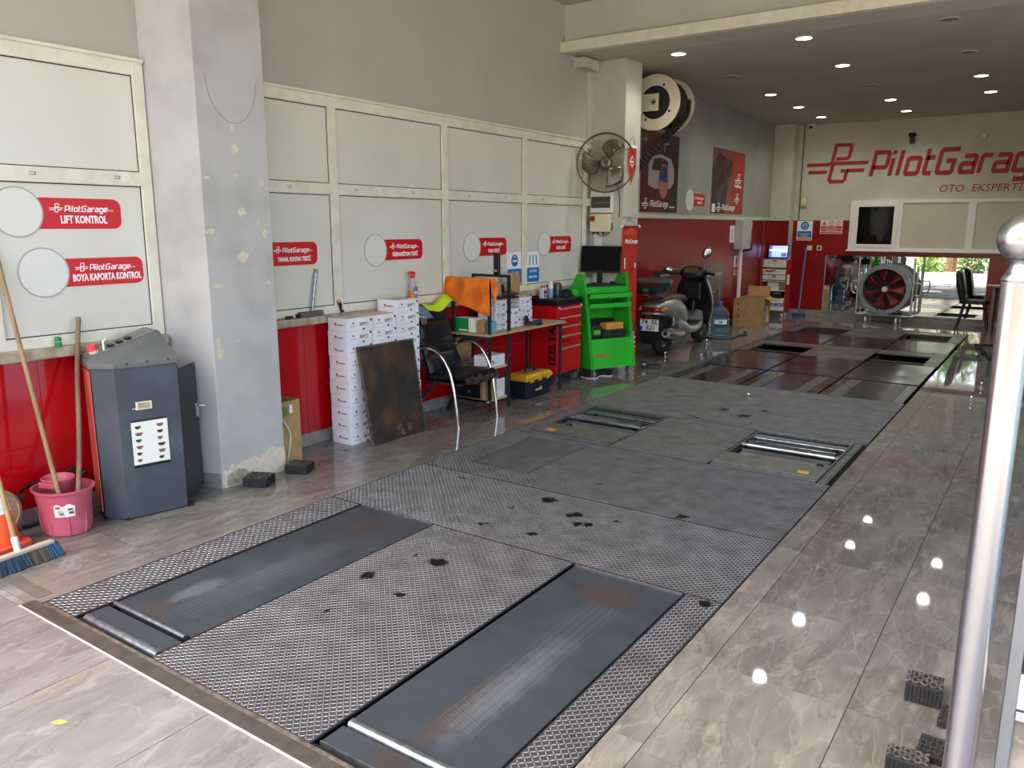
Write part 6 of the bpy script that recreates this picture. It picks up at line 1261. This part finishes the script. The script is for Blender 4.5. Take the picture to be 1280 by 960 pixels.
lg = thing('wall_lettering', 'large red PilotGarage lettering with winged emblem on the far white wall', 'lettering', (0, FY, 0)); lred = M('lettering_red', 'a8231f', .5)
sz = (3.02 - 2.585) / 1.42; emblem(.37, lred, lg, 1.10, 0, 2.79, .006)
xo = 0; x0_ = 1.66; stp = sz * .86
for ch_ in 'PilotGarage':
    g = letter_geo(ch_, 0, 1.0, .25, d=.006)
    for i, v in enumerate(g.v): g.v[i] = (x0_ + xo + v[0] * stp, v[1], 2.585 + v[2] * sz)
    g.build('letter', lred, lg); xo += (LET[ch_][0] + .14) * stp
text('OTO', .175, lred, lg, 2.80, -.001, 2.335, 'word', align='LEFT', shear=.18, depth=.003); text('EKSPERTİZ', .175, lred, lg, 3.30, -.001, 2.335, 'word', align='LEFT', shear=.18, depth=.003)
r = thing('dome_camera', 'white dome security camera in the far ceiling corner', 'camera', (.60, YB - .08, CEIL - .002)); G().lathe([(0, -.10), (.04, -.095), (.068, -.06), (.075, -.02), (.075, 0)], 20).build('dome', cream_pl, r, smooth=50); G().sph((.005, -.05, -.055), .03).build('lens', black_pl, r, smooth=60); 
r = thing('bullet_camera', 'small black security camera high on the far white wall', 'camera', (2.31, YB, 3.22)); G().box(-.035, .035, -.02, 0, -.05, .02).build('mount', dark_pl, r); G().tube([(-.03, -.05, .05), (.05, -.12, .04)], .035, 12).build('camera_body', black_pl, r, smooth=40); G().box(-.02, .05, -.07, -.02, -.10, -.03).build('joint', black_pl, r)
r = thing('smoke_detector', 'round white detector high on the far wall beside the camera', 'detector', (3.405, YB, 3.18)); G().lathe([(0, -.05), (.04, -.05), (.065, -.02), (.065, 0)], 22, ax='y').build('housing', cream_pl, r, smooth=40); G().cyl((0, -.052, -.02), (0, -.049, -.02), .008, n=8).build('led', red_print, r)
r = thing('thermostat', 'small cream wall box above the red dado near the far corner', 'wall box', (.545, YB, 2.15)); G().box(-.055, .055, -.045, 0, -.085, .085).build('housing', M('yellowed', 'c9b98a', .5), r, bevel=.008); G().box(-.04, .04, -.048, -.045, -.03, .06).build('grille', cream_pl, r)
gp = G().box(.455, .475, YB - .02, YB, 1.80, CEIL).build('shade_strip', M('painted_shadow', '6f6d64', .8)); struct(gp)  # shadow edge beside the corner pillar, put in as a grey strip
# mirror along the foot of the far wall
mr = thing('floor_mirror', 'long low wall mirror under the window band of the far wall', 'mirror', (1.03, YB - .030, .115)); mw, mh = 2.66, 1.045
mg_ = G().box(0, mw, -.006, 0, 0, mh).build('glass', M('mirror_silver', 'e8ebea', .012, 1.0), mr)
for q in ((-.012, 0, 0, mh), (mw, mw + .012, 0, mh)): G().box(q[0], q[1], -.012, .004, q[2], q[3]).build('frame_edge', zinc, mr)
G().box(-.012, mw + .012, -.012, .004, -.012, 0).build('frame_edge', zinc, mr); mr.rotation_euler = (math.radians(-.55), 0, 0)
# ------------------------------------------------------------------ extractor fan on a stand
ef = thing('extractor_fan', 'large drum extractor fan with red blades on a wheeled tube stand', 'extractor fan', (2.18, 15.32, 0), -4)
gry = M('drum_grey', '8f9694', .35, .3, col2='7d8482', scale=6); CZ = .60; RR = .435
G()._ring((0, -.02, CZ), RR - .075, RR, .03, 48, 'y').build('front_flange', gry, ef, smooth=35); G().lathe([(RR - .04, 0), (RR - .04, .38), (RR - .055, .38), (RR - .055, 0)], 48, (0, 0, CZ), 'y', caps=False).build('drum', gry, ef, smooth=40)
d_ = ef.children[-1]; d_.data.polygons.foreach_set('use_smooth', [True] * len(d_.data.polygons))
G()._ring((0, .36, CZ), RR - .075, RR, .03, 48, 'y').build('rear_flange', gry, ef, smooth=35); G().prism([(u, v + CZ) for u, v in circ(RR - .07, 40)], .30, .31, 'y').build('rear_plate', M('drum_dark', '3a322c', .5), ef)
for k in range(7):
    a0 = 2 * PI * k / 7
    def eb_(u, v, a0=a0):
        r_ = .06 + .285 * u; a = a0 + (v - .5) * (.30 + .30 * u); return (r_ * math.cos(a), .06 + .07 * (v - .5), CZ + r_ * math.sin(a))
    G().grid(eb_, 5, 4).build('blade', M('blade_red', '7a1f16', .45, col2='6a1a12', scale=9), ef, smooth=60, solid=.006)
G().lathe([(0, .0), (.04, .0), (.05, .02), (.05, .12)], 20, (0, 0, CZ), 'y').build('hub', M('hub_white', 'c8c4bc', .4), ef, smooth=40); G().cyl((0, .13, CZ), (0, .32, CZ), .10, n=20).build('motor', dark_pl, ef, smooth=40)
for k in range(6): a = 2 * PI * k / 6 + .3; G().cyl((.37 * math.cos(a), -.028, CZ + .37 * math.sin(a)), (.37 * math.cos(a), -.018, CZ + .37 * math.sin(a)), .014, n=10).build('bolt', chrome, ef)
for s_ in (-1, 1):
    for y in (.03, .33): G().tube([(s_ * .455, y, .14), (s_ * .455, y, 1.16 if y < .1 else 1.0)], .018, 10).build('upright', steel_b, ef, smooth=50)
    G().tube([(s_ * .455, .03, .14), (s_ * .455, .33, .14)], .016, 8).build('base_tube', steel_b, ef, smooth=50); G().tube(spline([(s_ * .46, .10, .72), (s_ * .56, .10, .72), (s_ * .585, .10, .66), (s_ * .56, .10, .52), (s_ * .46, .10, .52)], 4), .012, 8).build('handle', steel_b, ef, smooth=60); G().box(s_ * .42 - .035, s_ * .42 + .035, .02, .06, CZ - .03, CZ + .03).build('pivot', zinc, ef)
for y in (.03, .33): G().tube([(-.455, y, .14), (.455, y, .14)], .016, 8).build('base_tube', steel_b, ef, smooth=50)
G().box(-.30, .30, .0, .36, .145, .16).build('base_plate', zinc, ef)
for x in (-.27, .24):
    for y in (.02, .34): caster(ef, x, y, .132, .05, white_pl)
# ------------------------------------------------------------------ chair and desk at the far right
bc = thing('side_chair', 'black side chair with metal legs at the desk by the mirror', 'chair', (3.595, 15.22, 0), 90)
blk = M('chair_black', '0c0c0e', .5)
# local -y faces world +x (the desk)
G().loft([[(u, .20, .46) for u in ()]] ) if False else None
g = G(); g.loft([[(u, v, .44) for u, v in rrect(.44, .42, .08, 4)], [(u, v, .50) for u, v in rrect(.44, .42, .08, 4)]]); g.build('seat', blk, bc, bevel=.01)
g = G(); g.loft([[(u, .17 + v, .50) for u, v in rrect(.36, .09, .03, 3)], [(u, .215 + v, .72) for u, v in rrect(.44, .12, .04, 3)], [(u, .25 + v, .93) for u, v in rrect(.42, .10, .04, 3)], [(u, .275 + v, .97) for u, v in rrect(.34, .03, .01, 3)]]); g.build('backrest', blk, bc, smooth=50)
for sx_, sy_ in ((-1, -1), (1, -1), (-1, 1), (1, 1)): G().tube([(sx_ * .17, sy_ * .14, .445), (sx_ * .21, sy_ * .23, 0)], .012, 8).build('leg', sdark, bc, smooth=50)
dk = thing('desk', 'grey wooden desk seen end-on beside the far mirror', 'desk', (3.85, 14.98, 0), 0); wg_ = M('desk_wood', '6e655a', .5, col2='5e564c', scale=6, stretch=(4, 4, .6))
G().box(-.02, 1.4, -.03, .62, .73, .755).build('top', wg_, dk, bevel=.003)
for x in (0, 1.34): G().box(x, x + .04, 0, .60, 0, .73).build('end_panel', wg_, dk)
G().box(.04, 1.34, .55, .57, .3, .73).build('modesty_panel', wg_, dk)
r = thing('paper_pile', 'loose white papers lying on the edge of the desk', 'papers', (3.84, 15.0, .756), 8)
for k in range(3): o = G().box(-.05, .25, 0, .20, .002 * k, .002 * k + .0015).build('sheet', white_print, r); o.rotation_euler = (0, 0, .15 * k)
hy = thing('standpipe', 'red standpipe with flanges on the far wall behind the desk', 'pipe', (4.13, 15.78, 0)); rp_ = M('hydrant_red', '96251f', .35); G().cyl((0, 0, 0), (0, 0, 1.12), .045, n=18).build('pipe', rp_, hy, smooth=40)
for z in (.78, .92, 1.06): G().cyl((0, 0, z), (0, 0, z + .03), .075, n=18).build('flange', rp_, hy, smooth=40)
G().lathe([(0, 1.12), (.06, 1.12), (.055, 1.18), (0, 1.20)], 18).build('cap', rp_, hy, smooth=40)
pts = []; random.seed(5)
q0 = on(1217, 432, 2, .02); 
for k in range(16): pts.append((q0.x + .03 + .30 * k / 15 + random.uniform(-.03, .03), q0.y - 1.3 * k / 15 + random.uniform(-.12, .12), .022))
o = G().tube(spline(pts, 4), .02, 8).build('cable_heap', rubber, smooth=60); tag(o, 'black air hose lying on the marble in front of the desk', 'hose')
o = G().tube(spline([(q0.x, q0.y + .12, .02), (q0.x + .15, q0.y + .1, .025), (q0.x + .35, q0.y + .35, .02), (q0.x + .6, q0.y + .6, .02)], 6), .016, 8).build('cable', rubber, smooth=60); tag(o, 'second black cable running from the hose toward the desk', 'cable')
# ------------------------------------------------------------------ ceiling downlights
lens_on = M('lamp_lens', 'fff6e6', .4, emit=10); lens_off = M('lamp_off', '6f6a60', .5)
nxt = ['beam', 'second', 'third', 'fourth', 'far wall']
YL = (8.65, 10.33, 11.98, 13.45, 14.87); XL = (1.0, 2.34, 3.63)
LIT = {(0, 0): 1, (0, 1): 0, (0, 2): 1, (0, 3): 1, (0, 4): 1, (1, 0): 1, (1, 1): 1, (1, 2): 0, (1, 3): 1, (1, 4): 1, (2, 0): 0, (2, 1): 0, (2, 2): 1, (2, 3): 1}
ringm = G()._ring((0, 0, -.008), .078, .10, .008, 28, 'z').mesh('ring', ceil_paint, 40); fixn(ringm)
for (i, j), onn in LIT.items():
    row = ('row along the left wall', 'middle row over the lift', 'row over the marble walkway')[i]
    r = thing('downlight', ('lit' if onn else 'unlit') + ' round ceiling downlight of the ' + row + ', ' + ('next to the beam' if j == 0 else 'next to the far wall' if j == 4 else nxt[j] + ' from the beam'), 'ceiling light', (XL[i], YL[j], CEIL), 0, 'round ceiling downlights')
    o = bpy.data.objects.new('ring', ringm); COL.objects.link(o); o.parent = r
    G().lathe([(0, -.006), (.074, -.005), (.078, 0)], 24).build('lens', lens_on if onn else lens_off, r)
    if onn:
        ld_ = bpy.data.lights.new('downlight', 'SPOT'); ld_.energy = 20; ld_.spot_size = math.radians(150); ld_.spot_blend = .9; ld_.shadow_soft_size = .07; ld_.color = (1, .97, .90)
        lo_ = bpy.data.objects.new('downlight_lamp', ld_); COL.objects.link(lo_); lo_.parent = r; lo_.location = (0, 0, -.03)
# ------------------------------------------------------------------ steel post and glass screen at the threshold
ps = thing('steel_post', 'polished steel post with round ball top at the threshold', 'post', (0, 0, 0)); c0 = on(1274, 352, 1, 1.48); ps.location = (c0.x, 1.48, 0)
pol = M('polished_steel', 'b4b4b6', .26, 1.0)
R_ = .0245; zt_ = c0.z
G().cyl((0, 0, 0), (0, 0, zt_), R_, n=32).build('tube', pol, ps, smooth=40); G().lathe([(R_, zt_), (.026, zt_ + .003), (.021, zt_ + .012), (.016, zt_ + .022), (.017, zt_ + .030), (.022, zt_ + .034)], 32).build('neck', pol, ps, smooth=60); G().sph((0, 0, zt_ + .067), .038, 28, 18).build('ball', pol, ps, smooth=60); G().lathe([(.06, 0), (.06, .008), (.035, .02), (.031, .03)], 32).build('base_flange', pol, ps, smooth=40)
gx0 = on(1240, 960, 1, 1.56).x + .002; gs = thing('glass_screen', 'pale blue glass screen in aluminium frame beside the steel post', 'glass screen', (gx0, 1.56, 0)); alu = M('aluminium', '8f9498', .3, .9)
G().box(0, .022, -.02, .02, 0, 2.5).build('stile', alu, gs, bevel=.002); G().box(.022, .03, -.012, .012, .93, 2.45).build('gasket', M('gasket_dark', '1a2226', .6), gs); G().box(.03, 1.6, -.004, .004, .93, 2.45).build('pane', M('tinted_glass', '9fc6d6', .08, trans=.88, ior=1.3), gs)
G().box(.022, 1.6, -.018, .018, .865, .93).build('rail', M('rail_cream', 'c9c6bc', .5), gs); G().box(.022, 1.6, -.022, .022, .845, .862).build('chrome_bar', chrome, gs); G().box(.022, 1.6, -.012, .012, 0, .845).build('lower_panel', marble_m, gs); G().box(.022, 1.6, -.02, .02, 2.45, 2.5).build('rail', alu, gs); G().box(1.6, 1.64, -.02, .02, 0, 2.5).build('stile', alu, gs); G().box(.016, .026, -.024, -.018, 1.02, 1.05).build('clip', chrome, gs)
# ------------------------------------------------------------------ across the street: low shrubs, kerb, trunk (seen in the mirror)
leafm = [M('leaf_a', '6f9a35', .6), M('leaf_b', '8fb04a', .6), M('leaf_c', '557f2c', .6)]
random.seed(3)
def shrub(x, y, sx, sz, label, k):
    r = thing('shrub', label, 'shrub', (x, y, 0), 0, 'street shrubs'); g = G()
    for i in range(420):
        a = random.uniform(0, 2 * PI); t = random.random() ** .5; z = random.random(); rr = sx * t * math.sqrt(max(0, 1 - (z - .35) ** 2 * 1.4)); c = Vector((rr * math.cos(a), rr * .6 * math.sin(a), z * sz)); d = Vector((random.uniform(-1, 1), random.uniform(-1, 1), random.uniform(-.3, 1))).normalized() * .13; e = d.cross(Vector((random.uniform(-1, 1), random.uniform(-1, 1), 1))).normalized() * .045
        g.add([c - d, c + e, c + d, c - e], [(0, 1, 2, 3)])
    f = g.build('foliage', leafm[k], r, fix=False); f['kind'] = 'stuff'; G().tube([(0, 0, 0), (.03, 0, sz * .6)], .03, 6).build('stem', wood_h, r)
for i in range(9): shrub(-2.0 + i * 1.7 + random.uniform(-.1, .1), -9.6 + random.uniform(-.3, .3), random.uniform(.62, .74), random.uniform(.7, 1.15), ('bushy mid green', 'loose pale green', 'dark green')[i % 3] + ' low shrub in the planted strip across the street', i % 3)
struct(G().box(-12, 22, -8.4, -8.2, 0, .14).build('kerb', M('kerb_stone', 'cfc8bb', .8))); struct(G().box(-12, 22, -14, -8.4, -.004, .09).build('planting_bed', M('soil', 'b5a184', .9, col2='8a9a55', scale=4)))
struct(G().box(-25, 35, -26, -24, 0, 7).build('facade_opposite', M('facade', 'c9b7a2', .8, col2='bba891', scale=1)))
tk = thing('tree_trunk', 'thick brown tree trunk in the planted strip across the street', 'tree', (.3, -11.6, .05)); G().tube(spline([(0, 0, 0), (.05, 0, 1.2), (-.05, .05, 2.6), (.1, 0, 4.2)], 4), [.28, .26, .24, .23, .22, .22, .21, .21, .2, .2, .19, .18, .17], 12).build('trunk', M('bark', '8a6a4c', .9, col2='6a4f38', scale=9), tk, smooth=60)
g = G()
for i in range(1400):
    d0 = Vector((random.gauss(0, 1), random.gauss(0, 1), random.gauss(0, .7))).normalized() * (1.9 * random.random() ** .4); c = Vector((.1, 0, 5.0)) + d0; d = Vector((random.uniform(-1, 1), random.uniform(-1, 1), random.uniform(-1, 1))).normalized() * .2; e = d.cross(Vector((random.uniform(-1, 1), random.uniform(-1, 1), 1))).normalized() * .08
    g.add([c - d, c + e, c + d, c - e], [(0, 1, 2, 3)])
o = g.build('crown', leafm[2], tk, fix=False); o['kind'] = 'stuff'
